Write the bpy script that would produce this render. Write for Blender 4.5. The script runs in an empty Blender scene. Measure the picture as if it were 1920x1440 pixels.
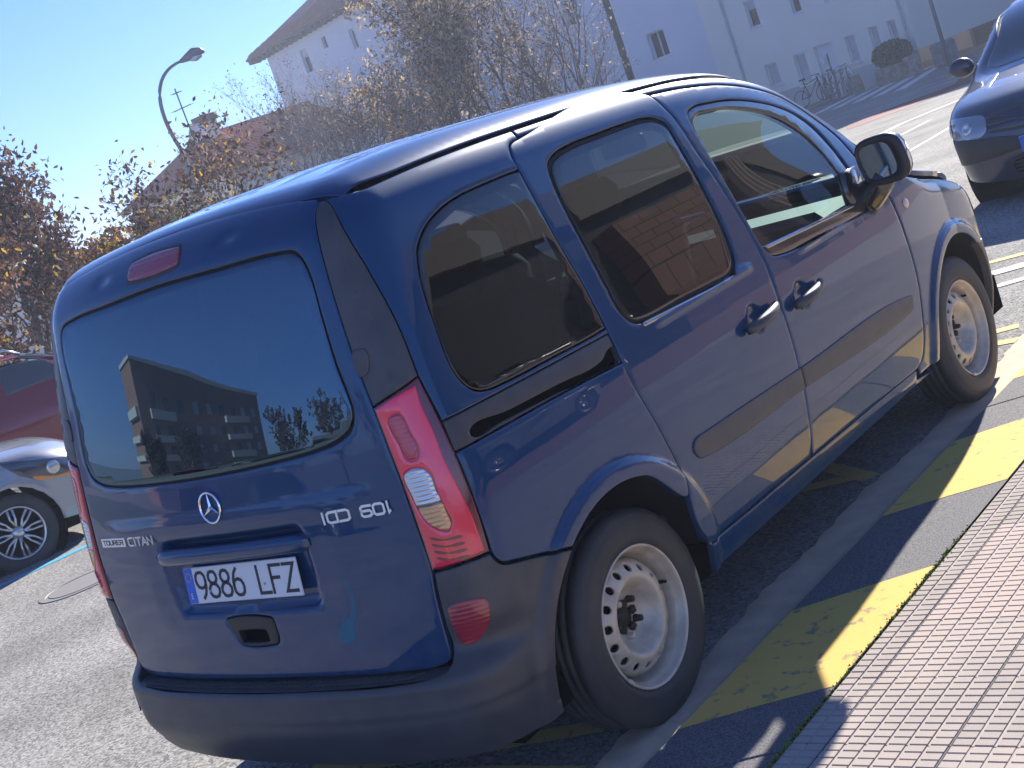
import bpy, math, random
HAZE = .0020
import numpy as np
from mathutils import Vector, Matrix
from mathutils.geometry import delaunay_2d_cdt
C = bpy.context; D = bpy.data; S = C.scene
random.seed(7); rng = np.random.RandomState(5)
# ---------------------------------------------------------------- camera, world, sun, exposure
CAM = (3.31287, -2.28458, 1.73522); ROLL, PITCH, YAW, FPX = -0.340925, -0.165297, -0.721199, 2659.75
fw = Vector((math.sin(YAW)*math.cos(PITCH), math.cos(YAW)*math.cos(PITCH), math.sin(PITCH)))
rt = Vector((math.cos(YAW), -math.sin(YAW), 0)); up = rt.cross(fw)
R_ = rt*math.cos(ROLL)+up*math.sin(ROLL); U_ = -rt*math.sin(ROLL)+up*math.cos(ROLL)
cam = D.cameras.new('camera'); cam.sensor_width = 36; cam.lens = 36*FPX/1920; cam.clip_start = .05; cam.clip_end = 3000
co = D.objects.new('camera', cam); S.collection.objects.link(co); S.camera = co
co.matrix_world = Matrix(((R_.x, U_.x, -fw.x, CAM[0]), (R_.y, U_.y, -fw.y, CAM[1]), (R_.z, U_.z, -fw.z, CAM[2]), (0, 0, 0, 1)))
SUN = Vector((-.33, 2.0, 1.0)).normalized()
W = D.worlds.new('World'); S.world = W; W.use_nodes = True
nt = W.node_tree; sky = nt.nodes.new('ShaderNodeTexSky'); sky.sky_type = 'NISHITA'; sky.sun_disc = False
sky.sun_elevation = math.asin(SUN.z); sky.sun_rotation = math.atan2(SUN.x, SUN.y); sky.altitude = 2200; sky.air_density = 1.0; sky.dust_density = 0.; sky.ozone_density = 5.
nt.nodes['Background'].inputs[1].default_value = .082
tn = nt.nodes.new('ShaderNodeMix'); tn.data_type = 'RGBA'; tn.blend_type = 'MULTIPLY'; tn.inputs[0].default_value = 1; tn.inputs[7].default_value = (.58,.69,.96,1)
nt.links.new(sky.outputs[0], tn.inputs[6]); nt.links.new(tn.outputs[2], nt.nodes['Background'].inputs[0])
sl = D.lights.new('sun', 'SUN'); sl.energy = 5.0; sl.angle = math.radians(.55); sl.color = (1, .93, .82)
so = D.objects.new('sun', sl); S.collection.objects.link(so); so.rotation_euler = SUN.to_track_quat('Z', 'Y').to_euler(); so.location = SUN*50
S.view_settings.view_transform = 'Standard'; S.view_settings.look = 'None'; S.view_settings.exposure = 1.5; S.view_settings.gamma = 1
S.cycles.max_bounces = 8; S.cycles.transparent_max_bounces = 24; S.cycles.glossy_bounces = 5; S.cycles.caustics_reflective = False; S.cycles.caustics_refractive = False
S.cycles.sample_clamp_indirect = 4

# ---------------------------------------------------------------- node materials
def mat(name, col=(.5,.5,.5), rough=.5, metal=0., spec=.5, coat=0., coatr=.03, noise=None, bump=None, em=None, extra=None):
    m = D.materials.new(name); m.use_nodes = True; n = m.node_tree.nodes; l = m.node_tree.links; b = n['Principled BSDF']
    b.inputs['Base Color'].default_value = (*col, 1); b.inputs['Roughness'].default_value = rough; b.inputs['Metallic'].default_value = metal
    b.inputs['Specular IOR Level'].default_value = spec; b.inputs['Coat Weight'].default_value = coat; b.inputs['Coat Roughness'].default_value = coatr
    tc = n.new('ShaderNodeTexCoord')
    if noise:   # (scale, col2, lo, hi)
        sc, c2, lo, hi = noise; t = n.new('ShaderNodeTexNoise'); t.inputs['Scale'].default_value = sc; t.inputs['Detail'].default_value = 8; l.new(tc.outputs['Object'], t.inputs['Vector'])
        r = n.new('ShaderNodeMapRange'); r.inputs[1].default_value = lo; r.inputs[2].default_value = hi; l.new(t.outputs[0], r.inputs[0])
        mx = n.new('ShaderNodeMix'); mx.data_type = 'RGBA'; mx.inputs[6].default_value = (*col, 1); mx.inputs[7].default_value = (*c2, 1)
        l.new(r.outputs[0], mx.inputs[0]); l.new(mx.outputs[2], b.inputs['Base Color'])
    if bump:    # (scale, strength, distance)
        t = n.new('ShaderNodeTexNoise'); t.inputs['Scale'].default_value = bump[0]; t.inputs['Detail'].default_value = 5; l.new(tc.outputs['Object'], t.inputs['Vector'])
        bp = n.new('ShaderNodeBump'); bp.inputs['Strength'].default_value = bump[1]; bp.inputs['Distance'].default_value = bump[2]; l.new(t.outputs[0], bp.inputs['Height']); l.new(bp.outputs[0], b.inputs['Normal'])
    if em: b.inputs['Emission Color'].default_value = (*em[0], 1); b.inputs['Emission Strength'].default_value = em[1]
    if extra: extra(m, n, l, b, tc)
    return m
def glass(name, tint, ior=1.6, rough=0., gc=(1,1,1)):
    m = D.materials.new(name); m.use_nodes = True; n = m.node_tree.nodes; l = m.node_tree.links
    n.remove(n['Principled BSDF']); t = n.new('ShaderNodeBsdfTransparent'); t.inputs[0].default_value = (*tint, 1)
    g = n.new('ShaderNodeBsdfGlossy'); g.inputs['Roughness'].default_value = rough; g.inputs['Color'].default_value = (*gc,1); f = n.new('ShaderNodeFresnel'); f.inputs[0].default_value = ior
    x = n.new('ShaderNodeMixShader'); l.new(f.outputs[0], x.inputs[0]); l.new(t.outputs[0], x.inputs[1]); l.new(g.outputs[0], x.inputs[2]); l.new(x.outputs[0], n['Material Output'].inputs[0])
    return m
def flake(m, n, l, b, tc):   # orange peel in the lacquer, a thin film of road dust in patches near the sills
    t = n.new('ShaderNodeTexNoise'); t.inputs['Scale'].default_value = 5; t.inputs['Detail'].default_value = 1; l.new(tc.outputs['Object'], t.inputs['Vector'])
    bp = n.new('ShaderNodeBump'); bp.inputs['Strength'].default_value = .10; bp.inputs['Distance'].default_value = .006; l.new(t.outputs[0], bp.inputs['Height']); l.new(bp.outputs[0], b.inputs['Coat Normal'])
    b.inputs['Coat IOR'].default_value = 1.47
    sp = n.new('ShaderNodeSeparateXYZ'); l.new(tc.outputs['Object'], sp.inputs[0]); z = n.new('ShaderNodeMapRange'); z.inputs[1].default_value = .95; z.inputs[2].default_value = .25; z.inputs[3].default_value = 0; z.inputs[4].default_value = .3; l.new(sp.outputs[2], z.inputs[0])
    t2 = n.new('ShaderNodeTexNoise'); t2.inputs['Scale'].default_value = 7; t2.inputs['Detail'].default_value = 9; t2.inputs['Roughness'].default_value = .7; l.new(tc.outputs['Object'], t2.inputs['Vector'])
    r2 = n.new('ShaderNodeMapRange'); r2.inputs[1].default_value = .42; r2.inputs[2].default_value = .75; l.new(t2.outputs[0], r2.inputs[0]); mu = n.new('ShaderNodeMath'); mu.operation = 'MULTIPLY'; l.new(z.outputs[0], mu.inputs[0]); l.new(r2.outputs[0], mu.inputs[1])
    mx = n.new('ShaderNodeMix'); mx.data_type = 'RGBA'; mx.inputs[6].default_value = b.inputs['Base Color'].default_value; mx.inputs[7].default_value = (.16,.145,.12,1); l.new(mu.outputs[0], mx.inputs[0]); l.new(mx.outputs[2], b.inputs['Base Color'])
M = {}
M['paint'] = mat('van_blue_paint', (.001,.043,.130), .34, .10, .12, 1., .015, extra=flake)
M['roof_paint'] = mat('dusty_blue_paint', (.003,.036,.12), .34, .15, .3, 1., .03, noise=(5,(.03,.06,.13),.35,.8))
M['trim'] = mat('black_textured_plastic', (.048,.052,.062), .42, 0, .5, bump=(900,.25,.001), noise=(14,(.064,.067,.076),.35,.65))
M['trim2'] = mat('dark_plastic', (.016,.017,.02), .45)
M['gloss_black'] = mat('gloss_black_frame', (.006,.007,.010), .15, 0, .5, 1., .02)
M['rubber'] = mat('rubber_seal', (.012,.012,.013), .6, 0, .15)
M['gap'] = mat('dark_cavity', (.004,.004,.005), .9, 0, 0)
M['tyre'] = mat('tyre_rubber', (.030,.032,.036), .62, noise=(6,(.058,.056,.054),.4,.75), bump=(60,.15,.002))
M['steel'] = mat('silver_wheel_paint', (.62,.55,.44), .45, .25, noise=(22,(.45,.39,.30),.42,.75), bump=(80,.12,.0015))
M['iron'] = mat('dark_hub_metal', (.035,.030,.028), .55, .5)
M['chrome'] = mat('chrome', (.85,.86,.88), .08, 1.)
M['glint'] = mat('sky_glint_metal', (.42,.41,.40), .16, 1.)  # bright metal standing in for sky glint on the painted window shoulders
M['badge'] = mat('badge_chrome', (.78,.80,.83), .30, .75)
M['tint'] = glass('privacy_glass', (.11,.13,.14), 1.7)
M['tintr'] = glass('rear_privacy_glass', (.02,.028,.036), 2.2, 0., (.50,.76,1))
M['clear'] = glass('clear_glass', (.70,.86,.84), 1.45)
M['plate'] = mat('plate_white', (.80,.80,.78), .35)
M['plate_blue'] = mat('plate_blue', (.03,.14,.62), .4)
M['ink'] = mat('black_ink', (.012,.012,.016), .45)
M['white'] = mat('white_ink', (.8,.8,.8), .4)
def lens(m, n, l, b, tc):
    w = n.new('ShaderNodeTexWave'); w.inputs['Scale'].default_value = 26; w.bands_direction = 'Z'; l.new(tc.outputs['Object'], w.inputs['Vector'])
    bp = n.new('ShaderNodeBump'); bp.inputs['Strength'].default_value = .35; bp.inputs['Distance'].default_value = .003; l.new(w.outputs[0], bp.inputs['Height']); l.new(bp.outputs[0], b.inputs['Normal'])
M['red'] = mat('red_lens', (.88,.018,.07), .12, 0, .6, 1., .02, extra=None)
M['red_dark'] = mat('smoked_red_lens', (.13,.008,.02), .1, 0, .6, 1., .02)
M['red_fog'] = mat('red_reflector', (.30,.012,.030), .15, 0, .6, 1., .02, extra=lens)
M['lens_clear'] = mat('ribbed_clear_lens', (.62,.64,.64), .15, .6, .6, 1., .03, extra=lens)
M['amber'] = mat('amber_bulb', (.85,.30,.04), .25, .2, .5, 1.)
M['amber_lens'] = mat('amber_clear_lens', (.70,.38,.16), .18, .4, .6, 1., .03, extra=lens)
M['red_brake'] = mat('brake_lens', (.48,.012,.04), .12, 0, .6, 1., .02, extra=lens)
M['seat'] = mat('seat_fabric', (.035,.037,.042), .85, bump=(300,.3,.002))
M['dash'] = mat('dashboard_plastic', (.06,.065,.07), .6)
M['inner'] = mat('interior_lining', (.14,.14,.14), .8)

# ---------------------------------------------------------------- object helpers
def tag(o, label=None, cat=None, group=None, kind=None):
    if label: o['label'] = label
    if cat: o['category'] = cat
    if group: o['group'] = group
    if kind: o['kind'] = kind
    return o
def empty(name, loc=(0,0,0), rz=0., label=None, cat=None, group=None):
    o = D.objects.new(name, None); S.collection.objects.link(o); o.location = loc; o.rotation_euler.z = rz; o.empty_display_size = .2
    return tag(o, label, cat, group)
def mk(name, V, Fc, m, parent=None, smooth=False, nrm=None, mats=None, fm=None):
    me = D.meshes.new(name); me.from_pydata([tuple(map(float, v)) for v in V], [], [tuple(int(i) for i in f) for f in Fc]); me.update()
    for x in (mats or [m]): me.materials.append(x)
    if fm is not None: me.polygons.foreach_set('material_index', fm)
    if smooth: me.polygons.foreach_set('use_smooth', [True]*len(me.polygons))
    if nrm is not None: me.normals_split_custom_set_from_vertices([tuple(map(float, n)) for n in nrm])
    o = D.objects.new(name, me); S.collection.objects.link(o)
    if parent: o.parent = parent
    return o
class MB:
    """collects shapes into one mesh"""
    def __init__(s): s.v = []; s.f = []; s.m = []
    def add(s, V, Fc, mi=0):
        b = len(s.v); s.v += [tuple(map(float, v)) for v in V]; s.f += [tuple(b+i for i in f) for f in Fc]; s.m += [mi]*len(Fc); return s
    def box(s, c, d, rz=0., mi=0, bev=0., M_=None):
        x, y, z = (d[0]/2, d[1]/2, d[2]/2)
        if bev > 0:
            b = min(bev, x*.9, y*.9, z*.9); V = []; 
            for sz in (-1, 1):
                for (ex, ey, ez) in (((x-b), (y-b), z), (x, y-b, z-b), (x-b, y, z-b)):
                    pass
            # chamfered box: 24 verts
            idx = {}
            for sx in (-1,1):
                for sy in (-1,1):
                    for sz in (-1,1):
                        for k, p in enumerate(((x, y-b, z-b), (x-b, y, z-b), (x-b, y-b, z))):
                            idx[(sx,sy,sz,k)] = len(V); V.append((sx*p[0], sy*p[1], sz*p[2]))
            Fc = []
            for a in (-1,1):
                Fc += [[idx[(a,-1,-1,0)],idx[(a,1,-1,0)],idx[(a,1,1,0)],idx[(a,-1,1,0)]], [idx[(-1,a,-1,1)],idx[(1,a,-1,1)],idx[(1,a,1,1)],idx[(-1,a,1,1)]], [idx[(-1,-1,a,2)],idx[(1,-1,a,2)],idx[(1,1,a,2)],idx[(-1,1,a,2)]]]
                for c2 in (-1,1):
                    Fc += [[idx[(a,c2,-1,0)],idx[(a,c2,1,0)],idx[(a,c2,1,1)],idx[(a,c2,-1,1)]], [idx[(a,-1,c2,0)],idx[(a,1,c2,0)],idx[(a,1,c2,2)],idx[(a,-1,c2,2)]], [idx[(-1,a,c2,1)],idx[(1,a,c2,1)],idx[(1,a,c2,2)],idx[(-1,a,c2,2)]]]
                    for c3 in (-1,1): Fc += [[idx[(a,c2,c3,0)],idx[(a,c2,c3,1)],idx[(a,c2,c3,2)]]]
        else:
            V = [(sx*x, sy*y, sz*z) for sx in (-1,1) for sy in (-1,1) for sz in (-1,1)]
            Fc = [(0,1,3,2),(4,6,7,5),(0,4,5,1),(2,3,7,6),(0,2,6,4),(1,5,7,3)]
        cr, sr = math.cos(rz), math.sin(rz); out = []
        for v in V:
            if M_ is not None: q = M_ @ Vector(v); out.append((q.x+c[0], q.y+c[1], q.z+c[2]))
            else: out.append((c[0]+v[0]*cr-v[1]*sr, c[1]+v[0]*sr+v[1]*cr, c[2]+v[2]))
        # orient outward
        ctr = Vector(c); F2 = []
        for f in Fc:
            a, b2, d2 = (Vector(out[f[0]]), Vector(out[f[1]]), Vector(out[f[2]]))
            n = (b2-a).cross(d2-a); m_ = sum((Vector(out[i]) for i in f), Vector())/len(f)
            F2.append(f if n.dot(m_-ctr) > 0 else list(reversed(f)))
        return s.add(out, F2, mi)
    def tube(s, pts, r, n=8, mi=0, cap=True):
        P = [Vector(p) for p in pts]; rr = r if hasattr(r, '__len__') else [r]*len(P); V = []; Fc = []
        ref = Vector((0,0,1))
        for i, p in enumerate(P):
            t = (P[min(i+1, len(P)-1)]-P[max(i-1, 0)]).normalized()
            a = t.cross(ref if abs(t.dot(ref)) < .95 else Vector((1,0,0))).normalized(); b = t.cross(a)
            for k in range(n):
                an = 2*math.pi*k/n; V.append(p+(a*math.cos(an)+b*math.sin(an))*rr[i])
        for i in range(len(P)-1):
            for k in range(n): Fc.append((i*n+k, i*n+(k+1)%n, (i+1)*n+(k+1)%n, (i+1)*n+k))
        if cap: Fc += [tuple(range(n-1,-1,-1)), tuple(range((len(P)-1)*n, len(P)*n))]
        return s.add(V, [tuple(reversed(f)) for f in Fc], mi)
    def lathe(s, prof, n=48, axis='x', c=(0,0,0), mi=0, sgn=1):
        """prof: (radius, along axis)"""
        V = []; Fc = []
        for (r, a) in prof:
            for k in range(n):
                t = 2*math.pi*k/n; q = (a*sgn, r*math.cos(t), r*math.sin(t)) if axis == 'x' else (r*math.cos(t), r*math.sin(t), a)
                V.append((q[0]+c[0], q[1]+c[1], q[2]+c[2]))
        for i in range(len(prof)-1):
            for k in range(n): Fc.append((i*n+k, i*n+(k+1)%n, (i+1)*n+(k+1)%n, (i+1)*n+k))
        return s.add(V, Fc, mi)
    def build(s, name, m, parent=None, smooth=False, mats=None):
        return mk(name, s.v, s.f, m, parent, smooth, None, mats, s.m if mats else None)
def copy_tree(o, parent=None):
    c = o.copy(); S.collection.objects.link(c); c.parent = parent
    for ch in list(o.children): copy_tree(ch, c)
    return c
def bez(p, n=12):
    p = [np.array(q, float) for q in p]; return [tuple((1-t)**3*p[0]+3*(1-t)**2*t*p[1]+3*(1-t)*t*t*p[2]+t**3*p[3]) for t in np.linspace(0, 1, n)]

# ---------------------------------------------------------------- smooth implicit bodywork
def spl(xs, ys):
    xs = np.array(xs, float); ys = np.array(ys, float); n = len(xs); h = np.diff(xs)
    A = np.zeros((n,n)); b = np.zeros(n); A[0,0] = A[-1,-1] = 1
    for i in range(1, n-1):
        A[i,i-1] = h[i-1]; A[i,i] = 2*(h[i-1]+h[i]); A[i,i+1] = h[i]; b[i] = 6*((ys[i+1]-ys[i])/h[i]-(ys[i]-ys[i-1])/h[i-1])
    m = np.linalg.solve(A, b)
    def f(x):
        x = np.clip(np.asarray(x, float), xs[0], xs[-1]); i = np.clip(np.searchsorted(xs, x)-1, 0, n-2)
        d = x-xs[i]; e = xs[i+1]-x; H = h[i]
        return m[i]*e**3/(6*H)+m[i+1]*d**3/(6*H)+(ys[i]/H-m[i]*H/6)*e+(ys[i+1]/H-m[i+1]*H/6)*d
    return f
def sstep(a, b, x):
    t = np.clip((x-a)/(b-a), 0, 1); return t*t*t*(t*(6*t-15)+10)
def smax(a, b, r, p=2.3):
    u = np.maximum(a+r, 0); v = np.maximum(b+r, 0)
    return np.where((u > 0) & (v > 0), -r+(u**p+v**p)**(1/p), np.maximum(a, b))
A0, YA, ZT, KE = .55, .42, 1.52, .22
class Chart:
    """(t, e) around the ends and sides of a body; fans upward above ZT"""
    def __init__(s, A0=A0, YA=YA, ZT=ZT, KE=KE): s.A0, s.YA, s.ZT, s.KE = A0, YA, ZT, KE
    def __call__(s, t, e):
        t = np.asarray(t, float); e = np.asarray(e, float); sg = np.where(t < 0, -1., 1.); u = np.abs(t)
        ang = np.clip((u-s.A0)/.5, 0, 1)*np.pi/2; ox = np.minimum(u, s.A0)*sg; oy = s.YA+np.maximum(u-s.A0-.5, 0)
        el = np.maximum(e-s.ZT, 0)/s.KE; oz = np.minimum(e, s.ZT)
        return np.stack([ox, oy, oz], -1), np.stack([sg*np.sin(ang)*np.cos(el), -np.cos(ang)*np.cos(el), np.sin(el)], -1)
def chart_top(z0=.6, y1=9):
    return lambda x, y: (np.stack([x, y, np.full_like(x, z0)], -1), np.stack([x*0, x*0, x*0+1.], -1))
def chart_far(y0=3.5):
    return lambda t, z: (np.stack([-t, np.full_like(t, y0), z], -1), np.stack([t*0, t*0+1., t*0], -1))
def cast(O, Dn, f):
    lo = np.zeros(O.shape[:-1]); hi = np.full(O.shape[:-1], 1.5)
    for _ in range(34):
        m = (lo+hi)/2; v = f(O+Dn*m[...,None]); hi = np.where(v > 0, m, hi); lo = np.where(v > 0, lo, m)
    return O+Dn*((lo+hi)/2)[...,None]
def grad(P, f, h=3e-4):
    g = np.stack([f(P+h*np.eye(3)[i])-f(P-h*np.eye(3)[i]) for i in range(3)], -1)
    return g/np.maximum(np.linalg.norm(g, axis=-1, keepdims=True), 1e-9)
def resample(pts, step=.012, smooth=True, closed=True):
    """Catmull-Rom through pts; a repeated point is a sharp corner"""
    pts = [tuple(p) for p in pts]; P = []; corner = []
    for p in pts:
        if P and abs(P[-1][0]-p[0])+abs(P[-1][1]-p[1]) < 1e-7: corner[-1] = True
        else: P.append(p); corner.append(not smooth)
    n = len(P); A = np.array(P, float); out = []
    for i in range(n if closed else n-1):
        p1 = A[i]; p2 = A[(i+1)%n]; p0 = A[(i-1)%n]; p3 = A[(i+2)%n]
        if corner[i] or (not closed and i == 0): p0 = 2*p1-p2
        if corner[(i+1)%n] or (not closed and i == n-2): p3 = 2*p2-p1
        L = np.linalg.norm(p2-p1); k = max(1, int(math.ceil(L/step)))
        l0 = max(np.linalg.norm(p1-p0), 1e-6); l3 = max(np.linalg.norm(p3-p2), 1e-6)
        m1 = ((p1-p0)/l0*L+(p2-p1))/2; m2 = ((p3-p2)/l3*L+(p2-p1))/2
        for j in range(k):
            t = j/k; out.append((2*t**3-3*t*t+1)*p1+(t**3-2*t*t+t)*m1+(-2*t**3+3*t*t)*p2+(t**3-t*t)*m2)
    if not closed: out.append(A[-1])
    return np.array(out)
def area(P): x, y = P[:,0], P[:,1]; return .5*np.sum(x*np.roll(y,-1)-y*np.roll(x,-1))
def nrm2(P):
    a = P-np.roll(P,1,0); b = np.roll(P,-1,0)-P
    a /= np.maximum(np.linalg.norm(a,axis=1,keepdims=True),1e-9); b /= np.maximum(np.linalg.norm(b,axis=1,keepdims=True),1e-9)
    na = np.stack([-a[:,1],a[:,0]],1); nb = np.stack([-b[:,1],b[:,0]],1); n = na+nb; L = np.linalg.norm(n,axis=1,keepdims=True); n = n/np.maximum(L,1e-6)
    return n/np.maximum((n*nb).sum(1,keepdims=True),.45)
def segd(Q, P):
    A = P; B = np.roll(P,-1,0); d = B-A; L2 = np.maximum((d*d).sum(1),1e-12); best = np.full(len(Q),1e9)
    for i in range(0, len(Q), 2000):
        q = Q[i:i+2000,None]; t = np.clip(((q-A)*d).sum(2)/L2,0,1); best[i:i+2000] = np.sqrt((((q-A)-t[...,None]*d)**2).sum(2)).min(1)
    return best
def inside(Q, P):
    x, y = Q[:,0], Q[:,1]; r = np.zeros(len(Q), bool); A = P; B = np.roll(P,-1,0)
    for a, b in zip(A, B):
        c = ((a[1] > y) != (b[1] > y)); 
        with np.errstate(divide='ignore', invalid='ignore'): r ^= c & (x < (b[0]-a[0])*(y-a[1])/(b[1]-a[1]+1e-15)+a[0])
    return r
def offset(P, d):
    """inward offset, dropping points that fold over"""
    Q = P+nrm2(P)*d; ok = segd(Q, P) > abs(d)*.8
    return Q[ok], nrm2(P)[ok]
def panel(name, poly, f, chart, m, parent=None, holes=(), g=.03, gap=.0025, off=0., disp=None, depth=.018, edge=.004, mirror=False, step=.012, smooth=True, label=None, both=False):
    if both:
        panel(name, poly, f, chart, m, parent, holes, g, gap, off, disp, depth, edge, True, step, smooth, label)
    poly = [tuple(p) for p in poly]; sgn = -1. if mirror else 1.
    def prep(p, d):
        R = resample([(a*sgn, b) for a, b in p], step, smooth)
        if area(R) < 0: R = R[::-1]
        return R
    outer = prep(poly, 0); H = [prep(h, 0) for h in holes]
    f2 = (lambda P: f(P)-(off+(disp(P) if disp else 0)))
    pts = []; tilt = []; dr = []; cons = []; prof = ((0., 1.), (.0016, .42), (.0042, .08)) if edge > 0 else ((0., 0.),)
    for R, s in [(outer, 1)]+[(h, -1) for h in H]:
        R0 = R if gap == 0 else offset(R, gap*s)[0]; n0 = nrm2(R0)
        for k, (d, w) in enumerate(prof):
            Q, nn = (R0, n0) if k == 0 else offset(R0, d*s)
            b = len(pts); pts += list(Q); dr += [w]*len(Q); tilt += list(-nn*s)
            if k == 0: cons.append((b, len(Q), R0, s))
    lo = outer.min(0); hi = outer.max(0); gx = np.arange(lo[0]+g*.3, hi[0], g); gy = np.arange(lo[1]+g*.3, hi[1], g)
    G = np.array([(x+(g/2 if j % 2 else 0), y) for j, y in enumerate(gy) for x in gx]) if len(gx) and len(gy) else np.zeros((0,2))
    if len(G):
        G = G[inside(G, cons[0][2])]; 
        for (b, n, R0, s) in cons:
            if len(G): G = G[segd(G, R0) > (.0042 if edge > 0 else 0)+g*.35]
            if s < 0 and len(G): G = G[~inside(G, R0)]
    pts += list(G); dr += [0.]*len(G); tilt += [np.zeros(2)]*len(G)
    E = []
    for (b, n, R0, s) in cons: E += [(b+i, b+(i+1)%n) for i in range(n)]
    vo, eo, fo, ov, oe, of = delaunay_2d_cdt([Vector((float(p[0]), float(p[1]))) for p in pts], E, [], 1 if len(cons) == 1 else 0, 1e-6)
    V2 = np.array([(v.x, v.y) for v in vo]); src = [o[0] if o else 0 for o in ov]
    dr = np.array([dr[i] for i in src]); tl = np.array([tilt[i] for i in src])
    Fc = np.array([f_ for f_ in fo if len(f_) == 3]); cen = V2[Fc].mean(1); keep = inside(cen, cons[0][2])
    for (b, n, R0, s) in cons[1:]: keep &= ~inside(cen, R0)
    Fc = Fc[keep]; a = V2[Fc]; cr = (a[:,1,0]-a[:,0,0])*(a[:,2,1]-a[:,0,1])-(a[:,1,1]-a[:,0,1])*(a[:,2,0]-a[:,0,0])
    Fc = np.where((cr < 0)[:,None], Fc[:,::-1], Fc); Fc = Fc[np.abs(cr) > 1e-10]
    O, Dn = chart(V2[:,0], V2[:,1]); P = cast(O, Dn, f2); N = grad(P, f2)
    T2 = V2+tl*1e-3; O, Dn = chart(T2[:,0], T2[:,1]); T3 = cast(O, Dn, f2)-P; L = np.linalg.norm(T3,axis=1,keepdims=True); T3 = np.where(L > 1e-7, T3/np.maximum(L,1e-9), 0)
    P = P-N*(dr*edge)[:,None]; Nn = N+T3*np.where(dr > .9, 1.1, np.where(dr > .3, .5, np.where(dr > .05, .12, 0)))[:,None]
    Nn /= np.linalg.norm(Nn,axis=1,keepdims=True)
    V = [tuple(p) for p in P]; NN = [tuple(n) for n in Nn]; faces = [tuple(x) for x in Fc]
    if depth > 0:
        inv = {}
        for i, o in enumerate(ov):
            for k in o: inv[k] = i
        for (b, n, R0, s) in cons:
            r = [inv[b+i] for i in range(n)]; base = len(V)
            for i in r: V.append(tuple(P[i])); NN.append(tuple(T3[i]*.98+N[i]*.1))
            for i in r: V.append(tuple(P[i]-N[i]*depth)); NN.append(tuple(T3[i]*.98+N[i]*.1))
            for i in range(n):
                j = (i+1)%n; q = (base+i, base+n+i, base+n+j, base+j); faces.append(q if s > 0 else q[::-1])
    if chart.__class__ is not Chart and getattr(chart, 'flip', False): faces = [q[::-1] for q in faces]
    o = mk(name, V, faces, m, parent, True, NN)
    if label: o['label'] = label
    return o
def on(f, chart, t, e, off=0.):
    O, Dn = chart(np.array([t], float), np.array([e], float)); P = cast(O, Dn, f); N = grad(P, f)
    return Vector(P[0]+N[0]*off), Vector(N[0])
# ---------------------------------------------------------------- the blue van (rear at y = 0, heading +y, right side at +x)
Wz = spl([.10,.25,.35,.50,.65,.80,.95,1.05,1.15,1.30,1.45,1.60,1.72,1.85], [.79,.83,.862,.888,.902,.907,.900,.888,.870,.843,.813,.783,.756,.722])
Yr = spl([.10,.50,.70,.90,1.05,1.20,1.40,1.60,1.75,1.90], [.05,.055,.062,.076,.0935,.1125,.145,.180,.212,.25])
Tc = spl([-.2,.25,.60,1.1,1.6,2.1,2.45,2.70,2.95,3.20,3.40,3.60,3.85,4.10,4.4], [1.75,1.80,1.83,1.832,1.816,1.775,1.708,1.610,1.452,1.262,1.118,1.048,.985,.88,.60])
RA = (.70,.31,.415); FA = (3.44,.315,.402)
def flare(y, z):
    w = 0
    for cy, cz, r in (RA, FA):
        d = np.hypot(y-cy, z-cz); w = w+.018*(1-sstep(r+.03, r+.075, d))*sstep(r-.15, r-.05, d)
    return w
def Fv(P):
    x = np.abs(P[...,0]); y = P[...,1]; z = P[...,2]
    w = Wz(z)-.045*np.clip((1.0-y)/.9,0,2)**2.2-.03*np.clip((y-2.9)/.6,0,1)**2-.09*np.clip((y-3.5)/.7,0,2)**2
    w = w-.05*np.clip((y-1.9)/.9,0,1.6)**1.6*sstep(1.0,1.5,z)+flare(y, z)
    side = (x-w)*.985; rear = Yr(z)+.052*(x/.70)**2.2-y
    T = Tc(y)-.030*(x/.65)**2; dT = (Tc(y+.01)-Tc(y-.01))/.02; top = (z-T)/np.sqrt(1+dT*dT)
    fr = y-(4.26-.12*(x/.7)**2-.12*np.clip((z-.55)/.4,0,2)**2)
    return smax(smax(smax(side, rear, .11+.05*sstep(1.3,1.7,z)), fr, .30), top, .15-.02*sstep(3.3,3.6,y))
zbump = spl([.15,.22,.30,.36,.44,.485,.52,.60,.72,.80], [.10,.045,-.005,-.028,-.020,-.010,.03,.062,.066,.068])
def Fb(P):
    x = np.abs(P[...,0]); y = P[...,1]; z = P[...,2]
    w = Wz(z)-.045*np.clip((1.0-y)/.9,0,2)**2.2+.003+flare(y, z)
    k = sstep(.50,.64,z)
    return smax((x-w)*.985, zbump(z)+(.075-.020*k)*(x/.72)**(2.4)-y-.002*k, .17-.055*k)
CH = Chart(); TOP = chart_top(.6); FAR = chart_far(3.5)
def tz(y, z, x=.87):     # chart coords of a side point
    if y >= YA: return (A0+.5+(y-YA), z)
    return (A0+.5*math.atan2(x-A0, YA-y)/(math.pi/2), z)
def arc(c, a0, a1, n=14, r=0.): return [tz(c[0]-(c[2]+r)*math.cos(math.radians(a)), c[1]+(c[2]+r)*math.sin(math.radians(a))) for a in np.linspace(a0, a1, n)]
d2 = lambda p: [p, p]
van = empty('van', (0,0,0), 0, 'large dark blue van with grey bumpers and steel wheels parked at the yellow marked kerb', 'van')
PT = M['paint']
ETOP = 1.722
gate_glass = [(-.50,1.642),(-.264,1.642),(0,1.645),(.264,1.642),(.50,1.642),(.556,1.638),(.592,1.618),(.612,1.575),(.617,1.458),(.623,1.336),(.637,1.242),(.637,1.202),(.613,1.162),(.558,1.138),(.493,1.127),(.306,1.117),(0,1.112)]
gate_glass = gate_glass[:-1]+[(0,1.112)]+[(-a,b) for a,b in gate_glass[-2:5:-1]]+[(-.556,1.638)]
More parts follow.
